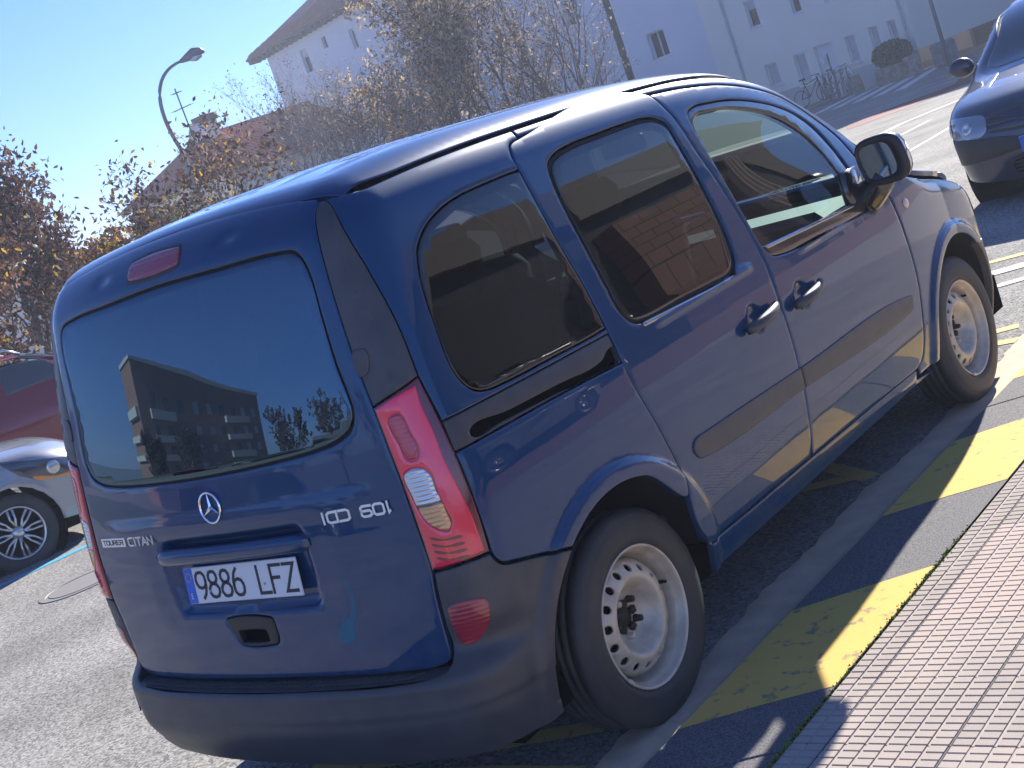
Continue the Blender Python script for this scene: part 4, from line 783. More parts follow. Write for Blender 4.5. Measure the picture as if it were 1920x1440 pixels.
# ---------------------------------------------------------------- buildings
M['win_dark'] = mat('window_pane', (.02,.025,.03), .05, 0, .8)
M['shutter'] = mat('roller_shutter', (.50,.51,.52), .6, noise=(3,(.42,.43,.45),.4,.6))
M['wframe'] = mat('white_window_frame', (.72,.72,.70), .5)
M['roof_red'] = mat('red_roof_tile', (.40,.12,.075), .85, noise=(2.2,(.28,.09,.06),.35,.65))
M['roof_dark'] = mat('dark_eaves', (.10,.05,.04), .8)
M['render_lilac'] = mat('pale_render', (.74,.72,.74), .9, noise=(.5,(.68,.66,.68),.3,.7))
M['render_cream'] = mat('cream_render', (.84,.78,.66), .9, noise=(.5,(.79,.73,.61),.3,.7))
M['dado'] = mat('grey_plinth', (.55,.53,.49), .9, noise=(.8,(.48,.46,.43),.3,.7))
class Wall:
    """facade frame: origin O, direction u (degrees from +x), outward side = right of u"""
    def __init__(s, O, P, par=None):
        s.O = Vector((O[0],O[1],0)); s.u = (Vector((P[0],P[1],0))-s.O).normalized(); s.n = Vector((s.u.y,-s.u.x,0)); s.par = par
    def p(s, u, z, o=0.): q = s.O+s.u*u+s.n*o; return (q.x, q.y, z)
    def wall(s, name, u0, u1, z0, z1, m, holes=(), depth=.2, par=None, o=0., back=None):
        us = sorted({u0,u1,*[h[0] for h in holes],*[h[1] for h in holes]}); zs = sorted({z0,z1,*[h[2] for h in holes],*[h[3] for h in holes]}); b = MB()
        for i in range(len(us)-1):
            for j in range(len(zs)-1):
                c = ((us[i]+us[i+1])/2,(zs[j]+zs[j+1])/2)
                if any(h[0] < c[0] < h[1] and h[2] < c[1] < h[3] for h in holes): continue
                b.add([s.p(us[i],zs[j],o),s.p(us[i+1],zs[j],o),s.p(us[i+1],zs[j+1],o),s.p(us[i],zs[j+1],o)], [(0,1,2,3)])
        for h in holes:
            q = [(h[0],h[2]),(h[1],h[2]),(h[1],h[3]),(h[0],h[3])]
            for k in range(4):
                a, c = q[k], q[(k+1)%4]; b.add([s.p(*a,o),s.p(*c,o),s.p(*c,o-depth),s.p(*a,o-depth)], [(0,3,2,1)])
        if back:
            T = back
            b.add([s.p(u0,z0,o),s.p(u0,z1,o),s.p(u0,z1,o-T),s.p(u0,z0,o-T)], [(0,1,2,3)]); b.add([s.p(u1,z0,o),s.p(u1,z1,o),s.p(u1,z1,o-T),s.p(u1,z0,o-T)], [(3,2,1,0)])
            b.add([s.p(u0,z0,o-T),s.p(u1,z0,o-T),s.p(u1,z1,o-T),s.p(u0,z1,o-T)], [(3,2,1,0)])
        return b.build(name, m, par or s.par)
    def quad(s, name, u0, u1, z0, z1, o, m, par, th=0.):
        b = MB()
        if th: 
            P = [s.p(a,c,o+d) for d in (0,th) for a,c in ((u0,z0),(u1,z0),(u1,z1),(u0,z1))]; b.add(P, [(4,5,6,7),(0,3,2,1),(0,1,5,4),(1,2,6,5),(2,3,7,6),(3,0,4,7)])
        else: b.add([s.p(u0,z0,o),s.p(u1,z0,o),s.p(u1,z1,o),s.p(u0,z1,o)], [(0,1,2,3)])
        return b.build(name, m, par)
    def window(s, u0, u1, z0, z1, kind, par, depth=.2):
        w = s.quad('window', u0, u1, z0, z1, -depth, M['win_dark'] if kind != 'shut' else M['shutter'], par); f = .06 if u1-u0 > .6 else .045
        b = MB()
        for (a,c,d,e) in ((u0,u1,z0,z0+f),(u0,u1,z1-f,z1),(u0,u0+f,z0+f,z1-f),(u1-f,u1,z0+f,z1-f))+(((u0+u1)/2-f/2,(u0+u1)/2+f/2,z0+f,z1-f),)*(kind == 'two'):
            P = [s.p(x,z,o) for o in (-depth+.003,-depth+.05) for x,z in ((a,d),(c,d),(c,e),(a,e))]; b.add(P, [(4,5,6,7),(0,1,5,4),(1,2,6,5),(2,3,7,6),(3,0,4,7)])
        b.build('frame', M['wframe'], w)
        if kind == 'roller': s.quad('shutter', u0+f, u1-f, z1-(z1-z0)*.35, z1-f, -depth+.06, M['shutter'], w)
        s.quad('sill', u0-.06, u1+.06, z0-.07, z0, -.1, M['wframe'], w, .15)
        return w
FA0, FA1 = (-61.5,60.1), (-26.2,50.0)
w = empty('apartment_building', (FA0[0],FA0[1],-1.9), 0, 'tall pale lilac building with an oversailing red tiled roof behind the bare trees', 'building'); w.matrix_world = Matrix.Translation((FA0[0],FA0[1],0))
def anchored(name, x, y, label, cat, group=None):
    e = empty(name, (0,0,0), 0, label, cat, group); return e
D.objects.remove(w)
w = anchored('apartment_building', 0, 0, 'tall pale lilac building with an oversailing red tiled roof behind the bare trees', 'building')
A = Wall(FA0, FA1, w)
hs = [(4.1,5.0,8.95,10.35),(10.1,10.75,8.9,10.0),(33.05,34.15,2.6,3.75),(4.1,5.0,5.3,6.7),(10.1,10.9,5.3,6.5),(16.5,17.5,8.9,10.1),(16.5,17.5,5.3,6.5),(22.5,23.5,8.9,10.1),(22.5,23.5,5.3,6.5),(28.3,29.3,8.9,10.1),(28.3,29.3,5.3,6.5),(33.05,34.15,6.3,7.5),(24.5,25.5,2.3,3.5)]
A.wall('wall', 0, 36.63, -3, 11.2, M['render_lilac'], hs+[(7.0,7.5,9.75,10.4)], .22, back=14)
for i, h in enumerate(hs): A.window(*h, 'roller' if i in (0,3) else 'two', w, .2)
A.quad('window', 7.0, 7.5, 9.75, 10.4, -.2, M['win_dark'], w)
b = MB(); EO = .85    # roof slab, tiles, rafters
P = [A.p(-EO,11.35,EO),A.p(36.63,11.35,EO),A.p(36.63,15.6,-7),A.p(5.5,15.6,-7),A.p(-EO,11.35,-14-EO),A.p(36.63,11.35,-14-EO)]
b.add(P, [(0,1,2,3),(0,3,4),(4,3,2,5)]); Q = [(p[0],p[1],p[2]-.22) for p in P]; b.add([P[0],P[1],Q[1],Q[0]], [(0,3,2,1)]); b.add([P[4],P[0],Q[0],Q[4]], [(0,3,2,1)])
rf = b.build('roof', M['roof_red'], w)
b = MB()
for k in range(130):  # courses of pantiles
    u = -EO+k*.29; b.tube([A.p(u,11.38,EO+.02),A.p(u,15.6,-7)] if u > 5.5 else [A.p(u,11.38,EO+.02),A.p(u,11.38+(u+EO)/7.25*4.25,EO+.02-(u+EO)/7.25*8.7)], .06, 5)
b.build('tile_course', M['roof_red'], rf)
b = MB(); b.add([A.p(-EO,11.12,EO),A.p(36.63,11.12,EO),A.p(36.63,11.12,0),A.p(-EO,11.12,0)], [(0,1,2,3)]); b.add([A.p(-EO,11.12,EO),A.p(0,11.12,EO),A.p(0,11.12,-15),A.p(-EO,11.12,-15)], [(0,1,2,3)])
for k in range(58): q = A.p(-.9+k*.65,11.02,EO*.45); b.box(q, (.16,EO*.95,.22), rz=math.atan2(A.u.y,A.u.x))
b.build('eaves', M['roof_dark'], rf)
b = MB(); b.tube([A.p(-EO,11.2,EO+.06),A.p(36.6,11.2,EO+.06)], .09, 8); b.build('gutter', M['roof_dark'], rf)
A.quad('garage_opening', 34.5, 36.55, -1.8, 1.15, .02, mat('dark_gate', (.06,.065,.09), .7), w, .03)
w2 = anchored('apartment_building', 0, 0, 'cream rendered building with a grey plinth, a white door and shuttered ground floor windows', 'building'); A.par = w2
hs = [(39.18,39.82,.05,.93),(40.75,41.36,-.25,.92),(43.4,43.87,-.02,.97),(44.57,44.97,.03,1.02),(45.44,45.8,.15,1.03),(39.1,39.67,2.45,3.5),(41.4,41.87,2.4,3.4),(43.0,43.5,2.4,3.4),(44.6,45.0,2.4,3.4),(39.1,39.67,5.2,6.3),(41.4,41.87,5.2,6.3),(43.6,44.1,5.2,6.3)]
door = (41.85,42.76,-1.15,.98)
A.wall('wall', 36.66, 46.45, -.25, 11.5, M['render_cream'], [(h[0],h[1],h[2],h[3]) for h in hs if h[2] > -.25]+[(40.75,41.36,-.25,.92),(door[0],door[1],-.25,door[3])], .2, back=10, o=.15)
A.wall('plinth', 36.66, 46.45, -3, -.25, M['dado'], [(door[0],door[1],door[2],-.25)], .2, o=.19)
A.quad('plinth_ledge', 36.66, 41.84, -.29, -.25, .15, M['dado'], w2, .045)
A2 = Wall(A.p(0,0,.15), A.p(10,0,.15), w2)
for i, h in enumerate(hs): A2.window(*h, 'shut' if i < 5 else 'roller', w2, .16)
dr = A2.quad('door', door[0], door[1], door[2], door[3], -.16, M['wframe'], w2); A2.quad('door_gap', 42.22, 42.30, -1.1, .6, -.155, M['win_dark'], dr); A2.quad('house_sign', 42.0, 42.2, .25, .5, .0, M['wframe'], dr, .02)
b = MB(); b.tube([A.p(38.0,-1.4,.22),A.p(38.0,11,.22)], .05, 8); b.build('drainpipe', M['shutter'], w2); b = MB(); b.tube([A.p(46.2,-1.4,.22),A.p(46.2,11,.22)], .05, 8); b.build('drainpipe', M['shutter'], w2)
w3 = anchored('apartment_building', 0, 0, 'set back pale blue building with a dark grey garage door behind the gateway', 'building')
B_ = Wall(A.p(39.0,0,-9), A.p(60,0,-9), w3)
B_.wall('wall', 0, 24, -3, 13, M['render_lilac'], [(2.95,6.4,-1.6,3.2)], .25, back=10)
B_.quad('garage_door', 2.95, 6.4, -1.6, 3.2, -.22, mat('grey_garage_door', (.16,.18,.21), .6, noise=(.3,(.12,.14,.17),.4,.6)), w3)
# low house with a hipped roof
w4 = anchored('house', 0, 0, 'low house with a hipped red tiled roof carrying a chimney, an aerial and a dish', 'house')
az = lambda a, d: (CAM[0]+d*math.sin(math.radians(a)), CAM[1]+d*math.cos(math.radians(a)))
H_ = Wall(az(-49.0,62), az(-44.0,66), w4)
H_.wall('wall', 0, 8, -3, 4.2, M['render_cream'], [(1.2,2.1,1.6,2.9),(4.0,4.9,1.6,2.9)], .2, back=9); H_.window(1.2,2.1,1.6,2.9,'two',w4); H_.window(4.0,4.9,1.6,2.9,'two',w4)
b = MB(); P = [H_.p(-.6,4.2,.6),H_.p(8.6,4.2,.6),H_.p(8.6,6.3,-4.5),H_.p(1.6,6.15,-4.5),H_.p(-.6,4.2,-9.6),H_.p(8.6,4.2,-9.6)]; b.add(P, [(0,1,2,3),(0,3,4),(4,3,2,5)]); Q = [(p[0],p[1],p[2]-.2) for p in P]; b.add([P[0],P[1],Q[1],Q[0]], [(0,3,2,1)])
rf = b.build('roof', M['roof_red'], w4)
b = MB(); b.tube([H_.p(-.6,4.25,.6),H_.p(1.6,6.2,-4.5)], .14, 6); b.tube([H_.p(1.6,6.2,-4.5),H_.p(8.6,6.35,-4.5)], .12, 6)
for k in range(32): u = -.5+k*.29; b.tube([H_.p(u,4.24,.62),H_.p(max(u,1.6),6.3,-4.5)] if u > 1.6 else [H_.p(u,4.24,.62),H_.p(u,4.24+(u+.6)*.9,.6-(u+.6)*2.3)], .05, 5)
b.build('ridge_tile', M['roof_red'], rf)
b = MB(); q = H_.p(2.35,6.3,-4.0); b.box(q, (.7,.7,.9)); ch_ = b.build('chimney', M['render_cream'], rf); b = MB(); b.box((q[0],q[1],q[2]+.62), (.85,.85,.32)); b.build('chimney_cap', M['roof_dark'], ch_)
b = MB(); q = H_.p(1.2,5.9,-3.6); b.tube([q,(q[0],q[1],q[2]+2.6)], .035, 6)
for (dz, L) in ((2.4,.5),(1.7,1.3),(.9,.5)):
    b.tube([(q[0]-L/2,q[1],q[2]+dz),(q[0]+L/2,q[1],q[2]+dz)], .022, 5)
    for k in range(7): xx = q[0]-L/2+L*k/6; b.tube([(xx,q[1]-.16,q[2]+dz),(xx,q[1]+.16,q[2]+dz)], .012, 4)
b.build('aerial', M['iron'], rf)
b = MB(); b.lathe([(.001,.02),(.25,.04),(.42,.10),(.43,.09)], 24, 'x'); dsh = b.build('dish', M['render_lilac'], rf, True); dsh.location = H_.p(1.45,6.35,-3.5); dsh.rotation_euler = (0,-.3,-1.1)
# white house at the far left edge
w5 = anchored('house', 0, 0, 'cream house wall with small dark windows seen below the brown leaves at the left edge', 'house')
L_ = Wall(az(-66,50), az(-50.2,56), w5); L_.wall('wall', 0, 11.6, -3, 2.4, M['render_cream'], [(7.2,7.9,.3,1.1),(8.7,9.5,.5,1.4),(10.8,11.4,.6,1.4)], .2, back=8)
for h in [(7.2,7.9,.3,1.1),(8.7,9.5,.5,1.4),(10.8,11.4,.6,1.4)]: L_.window(*h, 'two', w5)
b = MB(); P = [L_.p(-.5,2.4,.5),L_.p(11.9,2.4,.5),L_.p(11.9,3.1,-4),L_.p(-.5,3.1,-4)]; b.add(P, [(0,1,2,3)]); b.build('roof', M['roof_red'], w5)
# brick block of flats behind the photographer, mirrored in the rear window
bk = mat('brown_brick', (.26,.14,.10), .85, noise=(.7,(.20,.105,.08),.3,.7)); bal = mat('pale_balcony', (.45,.42,.38), .8)
def flats(O, P, L, hgt, dep, label, fl):
    e = anchored('apartment_building', 0, 0, label, 'building'); F_ = Wall(O, P, e); hs = []
    for f in range(fl):
        z = .9+f*3.0; u = 1.2
        while u < L-2: hs.append((u,u+1.3,z,z+1.4)); u += 3.1
    F_.wall('wall', 0, L, -3, hgt, bk, hs, .25, back=dep)
    for h in hs: F_.quad('window', h[0], h[1], h[2], h[3], -.2, M['win_dark'] if (h[0]*7+h[2]) % 3 > 1 else M['shutter'], e)
    for f in range(1, fl): F_.quad('balcony', 4.0, 10.5, f*3.0-.1, f*3.0+.9, .02, bal, e, 1.0); F_.quad('balcony', L-9, L-3, f*3.0-.1, f*3.0+.9, .02, bal, e, 1.0)
    S_ = Wall((P[0],P[1]), (P[0]-F_.n.x*dep,P[1]-F_.n.y*dep), e)
    for f in range(fl):
        for k in range(4): S_.quad('window', 1+k*3.2, 2.4+k*3.2, .9+f*3.0, 2.3+f*3.0, .02, M['win_dark'], e)
        if f: S_.quad('balcony', .8, dep-1, f*3.0-.1, f*3.0+.8, .03, bal, e, 1.0)
    F_.quad('cornice', -.3, L+.3, hgt, hgt+.35, -dep, bal, e, dep+.4); return e
flats((-74,-76), (-81,-46), 31, 13.2, 12, 'four storey brown brick block of flats with pale balconies mirrored in the rear window', 4)
flats((-118,-34), (-122,-8), 26, 8.5, 10, 'low brown brick block left of the taller flats mirrored in the rear window', 2)
# ---------------------------------------------------------------- other cars (local nose at y = 0, heading -y)
M['car_glass'] = mat('dark_car_glass', (.02,.028,.032), .04, 0, 1.0, 1., .02)
M['lamp_glass'] = mat('headlamp_glass', (.50,.53,.56), .12, .35, .8, 1., .02)
def alloy(par, x, y, z, r, side, spokes, rimr):
    w = empty('wheel'); w.parent = par; w.location = (x, y, z); w.rotation_euler.z = 0 if side > 0 else math.pi
    b = MB(); b.lathe([(rimr,-.08),(r*.9,-.1),(r,-.08),(r,.075),(r*.97,.092),(r*.85,.1),(rimr*1.03,.092),(rimr,.08)], 48, 'x'); b.build('tyre', M['tyre'], w, True)
    b = MB(); b.lathe([(rimr,.075),(rimr*1.0,.09),(rimr*.93,.085),(rimr*.90,.03),(rimr*.88,-.05)], 48, 'x'); b.build('rim', M['alloy'], w, True)
    b = MB(); b.lathe([(rimr*.88,.0),(.0001,.0)], 32, 'x'); b.build('brake', M['gap'], w)
    b = MB()
    for k in range(spokes):
        for d in (-.10,.10):
            a = 2*math.pi*k/spokes; a2 = a+d; p0 = (.075, .05*math.cos(a), .05*math.sin(a)); p1 = (.055, rimr*.55*math.cos(a+d*1.7), rimr*.55*math.sin(a+d*1.7)); p2 = (.068, rimr*.92*math.cos(a2), rimr*.92*math.sin(a2)); b.tube([p0,p1,p2], [.015,.011,.013], 6)
    b.lathe([(.001,.09),(.03,.088),(.055,.07),(.06,.03)], 20, 'x'); b.build('spoke', M['alloy'], w, True)
M['housing'] = mat('lamp_housing', (.30,.34,.38), .12, .5, .8, 1., .02)
M['housing_dark'] = mat('dark_lamp_housing', (.07,.08,.10), .12, .3, .8, 1., .02)
M['alloy'] = mat('alloy_wheel', (.62,.62,.62), .25, .9)
def make_car(name, label, cat, loc, rz, paint, L=4.1, Wd=1.73, H=1.43, hood=.92, wr=.31, fx=.82, wb=2.5, rails=False, spokes=9, group=None, kind='hatch', detail=None, nose=(0,.0)):
    k = Wd/1.73; hw = Wd/2
    W_ = spl([.1,.25,.4,.6,.75,.9,1.0,1.15,1.3,1.5,1.7], [hw-.07,hw-.04,hw-.015,hw-.002,hw,hw-.018,hw-.05,hw-.11,hw-.18,hw-.28,hw-.36])
    Yn = spl([.1,.25,.45,.60,.72,.85,1.0], [.10,.04,.0,.015,.07,.20,.42])
    T_ = spl([-.3,.1,.35,.7,1.0,1.22,1.5,1.9,2.3,2.8,L-.8,L-.35,L+.1], [hood-.40,hood-.16,hood-.075,hood-.01,hood+.03,hood+.10,hood+.28,H-.06,H-.005,H,H-.05,H-.16,H-.6])
    ax = ((fx, wr), (fx+wb, wr)); ar = wr+.055
    def f(P):
        x = np.abs(P[...,0]); y = P[...,1]; z = P[...,2]
        w = W_(z)-.10*np.clip((1.0-y)/1.0,0,2)**2.2-.10*np.clip((y-L+1.0)/1.0,0,2)**2.2-.06*sstep(.9,1.3,z)*(sstep(2.0,1.2,y)+sstep(L-1.2,L-.3,y))
        for cy, cz in ax: w = w+.012*(1-sstep(ar+.02,ar+.09,np.hypot(y-cy,z-cz)))
        dT = (T_(y+.01)-T_(y-.01))/.02; top = (z-(T_(y)-.05*(x/.7)**2.2))/np.sqrt(1+dT*dT)
        b_ = smax((x-w), Yn(z)+.15*(x/.75)**2.6-y, .16); b_ = smax(b_, y-(L-.25*np.clip((z-.8)/.7,0,1)-.1*(x/.7)**2), .2)
        return smax(b_, top, .10)
    ch = Chart(.42,.62,.50,.40); root = empty(name, loc, rz, label, cat, group)
    def sp(pts):     # (y, z) on the side -> chart
        out = []
        for y, z in pts:
            O = np.array([[0.,y,z]]); P = cast(O, np.array([[1.,0,0]]), f)[0]; x = P[0]; dx = max(x-ch.A0,0); dy = max(ch.YA-y,0); u = ch.A0+.5+(y-ch.YA) if y >= ch.YA else ch.A0+.5*math.atan2(dx,dy)/(math.pi/2)
            rho = math.hypot(dx,dy); out.append((u, z if z <= ch.ZT else ch.ZT+ch.KE*math.atan2(z-ch.ZT, rho)))
        return out
    def arcp(c): return sp([(c[0]-ar*math.cos(a), max(.2, c[1]+ar*math.sin(a))) for a in np.linspace(-.1,math.pi+.1,14)])
    half = d2((0,.20))+[(.42,.20)]+arcp(ax[0])+arcp(ax[1])+[(ch.A0+.5+L-.45-ch.YA,.22)]
    te = ch.A0+.5+L-.45-ch.YA; eT = ch.ZT+ch.KE*1.30
    right = [(0,.20),(.42,.20)]+arcp(ax[0])+arcp(ax[1])+[(te,.22),(te,eT)]
    poly = right+[(-a,b_) for a,b_ in right[::-1][:-1]]
    panel('body', poly, f, ch, paint, root, g=.04, gap=0, depth=.01, smooth=False, step=.04)
    xt = .56; panel('bonnet_and_roof', [(-.50,.30),(.50,.30),(xt,.8),(xt,L-.35),(-xt,L-.35),(-xt,.8)], f, chart_top(.4), paint, root, g=.05, off=-.002, gap=0, depth=0, edge=0, smooth=False)
    yw0, yw1 = 1.17, 1.98
    panel('windscreen', [(-.66,yw0+.03),(0,yw0-.06),(.66,yw0+.03),(.60,1.5),(.53,yw1),(0,yw1-.05),(-.53,yw1),(-.60,1.5)], f, chart_top(.4), M['car_glass'], root, g=.05, off=.002, gap=0, depth=.004, edge=.001)
    zb = hood+.06; rl = H-.13
    for mir in (False, True):
        panel('side_window', sp([(1.46,zb),(2.28,zb+.02),(2.28,rl),(2.08,rl-.01),(1.75,zb+.26)]), f, ch, M['car_glass'], root, g=.06, off=.002, gap=0, depth=.003, edge=.001, mirror=mir, smooth=False)
        panel('side_window', sp([(2.36,zb+.02),(3.15,zb+.04),(3.25,zb+.2),(3.12,rl-.03),(2.36,rl)]), f, ch, M['car_glass'], root, g=.06, off=.002, gap=0, depth=.003, edge=.001, mirror=mir, smooth=False)
        s_ = -1 if mir else 1
        for c in ax: alloy(root, s_*(hw-.13), c[0], c[1], wr, s_, spokes, wr*.68)
        b = MB(); b.lathe([(.001,-.05),(.07,-.045),(.105,-.02),(.11,.01),(.09,.05),(.04,.075),(.001,.08)], 20, 'x'); m_ = b.build('door_mirror', paint, root, True); m_.location = (s_*(hw+.09),1.52,zb+.03); m_.rotation_euler.z = math.pi/2; m_.scale = (1,1,.75)
        if rails: P = [s_*.56, ]; b = MB(); b.tube([(s_*.60,1.95,H-.06),(s_*.60,2.1,H+.04),(s_*.58,2.8,H+.055),(s_*.56,L-.75,H+.01),(s_*.56,L-.6,H-.06)], .018, 8); b.build('roof_rail', M['chrome'] if False else M['alloy'], root, True)
    b = MB(); b.box((0,L/2,.28), (Wd-.3,L-.5,.2)); b.build('underbody', M['gap'], root)
    for c in ax:
        b = MB(); b.lathe([(ar+.01,-hw+.03),(ar+.01,hw-.03)], 28, 'x', (0,c[0],c[1])); b.build('wheel_housing', M['gap'], root)
    if detail: detail(root, f, ch, sp)
    return root
def silver_front(root, f, ch, sp):
    for mir in (False, True):
        h = panel('headlight', [(.40,.60),(.62,.655),(.80,.72),(.98,.775),(1.12,.80),(1.02,.70),(.88,.63),(.74,.585),(.60,.555),(.46,.545)], f, ch, M['housing_dark'], root, g=.03, off=.004, gap=0, depth=.01, edge=.004, mirror=mir)
        P0, N0 = on(f, ch, .80, .665, .006); b = MB(); b.lathe([(.0001,.006),(.04,.004),(.055,-.004)], 20, 'x'); o = b.build('reflector', M['alloy'], h, True); o.location = ((-1 if mir else 1)*P0.x, P0.y, P0.z); o.rotation_euler = Vector(((-1 if mir else 1)*N0.x,N0.y,N0.z)).to_track_quat('X','Z').to_euler()
        panel('indicator', [(.60,.562),(.80,.61),(.92,.66),(.92,.652),(.80,.598),(.60,.549)], f, ch, M['amber'], h, g=.03, off=.008, gap=0, depth=.003, edge=.001, mirror=mir)
        panel('fog_light_recess', bx(.52,.36,.09,.07,.04), f, ch, M['trim2'], root, g=.04, off=.003, gap=0, depth=.004, edge=.002, mirror=mir)
        panel('fog_light', bx(.52,.37,.04,.035,.03), f, ch, M['lamp_glass'], root, g=.04, off=.006, gap=0, depth=.004, edge=.002, mirror=mir)
    panel('grille', bx(0,.36,.38,.10,.04), f, ch, M['trim2'], root, g=.05, off=.003, gap=0, depth=.004, edge=.002)
def golf_front(root, f, ch, sp):
    for mir in (False, True):
        h = panel('headlight', bx(.64,.615,.180,.068,.055), f, ch, M['housing'], root, g=.025, off=.004, gap=0, depth=.012, edge=.005, mirror=mir)
        for (t, e, r) in ((.56,.612,.046),(.715,.614,.054)):
            P0, N0 = on(f, ch, t, e, .006); s_ = -1 if mir else 1; b = MB(); b.lathe([(.0001,-.001),(r*.45,.001),(r*.5,.006),(r*.8,.004),(r,-.004)], 20, 'x'); o = b.build('reflector', M['alloy'], h, True); o.location = (s_*P0.x, P0.y, P0.z); o.rotation_euler = Vector((s_*N0.x,N0.y,N0.z)).to_track_quat('X','Z').to_euler()
        P0, N0 = on(f, ch, .665, .645, .006); b = MB(); b.lathe([(.0001,.003),(.02,0)], 14, 'x'); o = b.build('indicator', M['amber'], h, True); o.location = ((-1 if mir else 1)*P0.x, P0.y, P0.z); o.rotation_euler = Vector(((-1 if mir else 1)*N0.x,N0.y,N0.z)).to_track_quat('X','Z').to_euler()
        panel('bonnet_seam', [(.36,.72),(.44,.86),(.46,.98),(.464,.98),(.445,.86),(.365,.72)], f, chart_top(.3), M['gap'], root, g=.1, off=.0005, gap=0, depth=0, edge=0, mirror=mir) if False else None
    g = panel('grille', bx(0,.612,.46,.055,.02), f, ch, M['trim2'], root, g=.04, off=.002, gap=0, depth=.004, edge=.002)
    for k in range(3): panel('grille_bar', bx(0,.578+k*.034,.455,.008,.004), f, ch, root_paint, g, g=.05, off=.010, gap=0, depth=.008, edge=.003)
    panel('bumper_strip', [(-1.02,.455),(0,.45),(1.02,.455),(1.02,.495),(0,.49),(-1.02,.495)], f, ch, M['trim2'], root, g=.06, off=.008, gap=0, depth=.01, edge=.004)
    lg = panel('lower_grille', bx(0,.30,.36,.05,.03), f, ch, M['gap'], root, g=.05, off=.002, gap=0, depth=0, edge=0)
    for k in range(3): panel('slat', bx(0,.272+k*.028,.35,.006,.003), f, ch, M['trim2'], lg, g=.08, off=.008, gap=0, depth=.006, edge=.002)
    p_ = empty('number_plate'); p_.parent = root; P0, N0 = on(f, ch, 0., .455, .02); p_.location = (P0.x, P0.y-.01, .46)
    b = MB(); b.box((0,0,0), (.52,.006,.11), bev=.002); b.build('plate_sheet', M['plate'], p_); b = MB(); b.box((-.2385,-.0036,0), (.041,.001,.106)); b.build('country_strip', M['plate_blue'], p_)
    strokes('8', M['ink'], p_, 'lettering', .075, .036, .010, .0145, Matrix.Translation((-.185,-.0032,0))@RX, .0012)
root_paint = mat('dark_blue_car_paint', (.018,.026,.050), .3, .3, .5, 1., .03)
silver = mat('silver_car_paint', (.36,.38,.41), .30, .5, .5, 1., .03); redp = mat('dark_red_car_paint', (.22,.012,.028), .3, .2, .5, 1., .03); bred = mat('bright_red_car_paint', (.55,.015,.015), .3, .1, .5, 1., .03); grn = mat('dark_green_car_paint', (.02,.035,.03), .3, .3, .5, 1., .03)
make_car('parked_car', 'dark blue hatchback with round cornered headlights facing the blue van at the right edge', 'car', (-.14,8.15,-.02), math.radians(5), root_paint, L=4.15, Wd=1.735, H=1.44, hood=.93, detail=golf_front)
make_car('parked_car', 'silver hatchback with sweeping headlight and spoked alloy wheel left of the van', 'car', (-7.72,4.60,-.27), math.radians(158), silver, L=4.3, Wd=1.80, H=1.47, hood=1.0, fx=.88, wb=2.6, wr=.32, spokes=8, detail=silver_front)
make_car('parked_car', 'dark red estate car with silver roof rails behind the silver hatchback', 'car', (-11.2,8.6,-.30), math.radians(158), redp, L=4.5, Wd=1.80, H=1.60, hood=1.08, fx=.88, wb=2.7, wr=.33, rails=True)
make_car('parked_car', 'white hatchback parked across the street, seen through the front door glass of the van', 'car', (-7.7,11.85,-.40), math.radians(-20), D.materials.get('white_car_paint') or mat('white_car_paint', (.62,.64,.66), .3, 0, .5, 1., .03), L=4.2, H=1.46)
make_car('parked_car', 'bright red hatchback on the street behind the photographer, mirrored in the rear window', 'car', (-19.5,-14.5,-.42), math.radians(-40), bred, L=4.0, H=1.45)
make_car('parked_car', 'dark green saloon across the street behind, mirrored at the rear window corner', 'car', (-7.5,-11.5,-.3), math.radians(60), grn, L=4.2, H=1.46)
# ---------------------------------------------------------------- trees
bark = mat('grey_brown_bark', (.13,.11,.095), .95, noise=(18,(.20,.175,.15),.35,.65), bump=(40,.8,.01)); bark2 = mat('pale_grey_bark', (.30,.275,.25), .95, noise=(14,(.20,.18,.165),.35,.65), bump=(40,.8,.01))
def leafm(name, col):
    m = D.materials.new(name); m.use_nodes = True; n = m.node_tree.nodes; l = m.node_tree.links; n.remove(n['Principled BSDF']); d = n.new('ShaderNodeBsdfDiffuse'); t = n.new('ShaderNodeBsdfTranslucent'); x = n.new('ShaderNodeMixShader'); x.inputs[0].default_value = .3
    d.inputs[0].default_value = (*col,1); t.inputs[0].default_value = (*[min(1,c*1.25) for c in col],1); l.new(d.outputs[0], x.inputs[1]); l.new(t.outputs[0], x.inputs[2]); l.new(x.outputs[0], n['Material Output'].inputs[0]); return m
lf = [leafm('brown_leaf', (.085,.050,.042)), leafm('rust_leaf', (.15,.075,.045)), leafm('yellow_leaf', (.60,.38,.05)), leafm('tan_leaf', (.52,.41,.28)), leafm('olive_leaf', (.12,.12,.05)), leafm('grey_dry_leaf', (.22,.19,.16))]
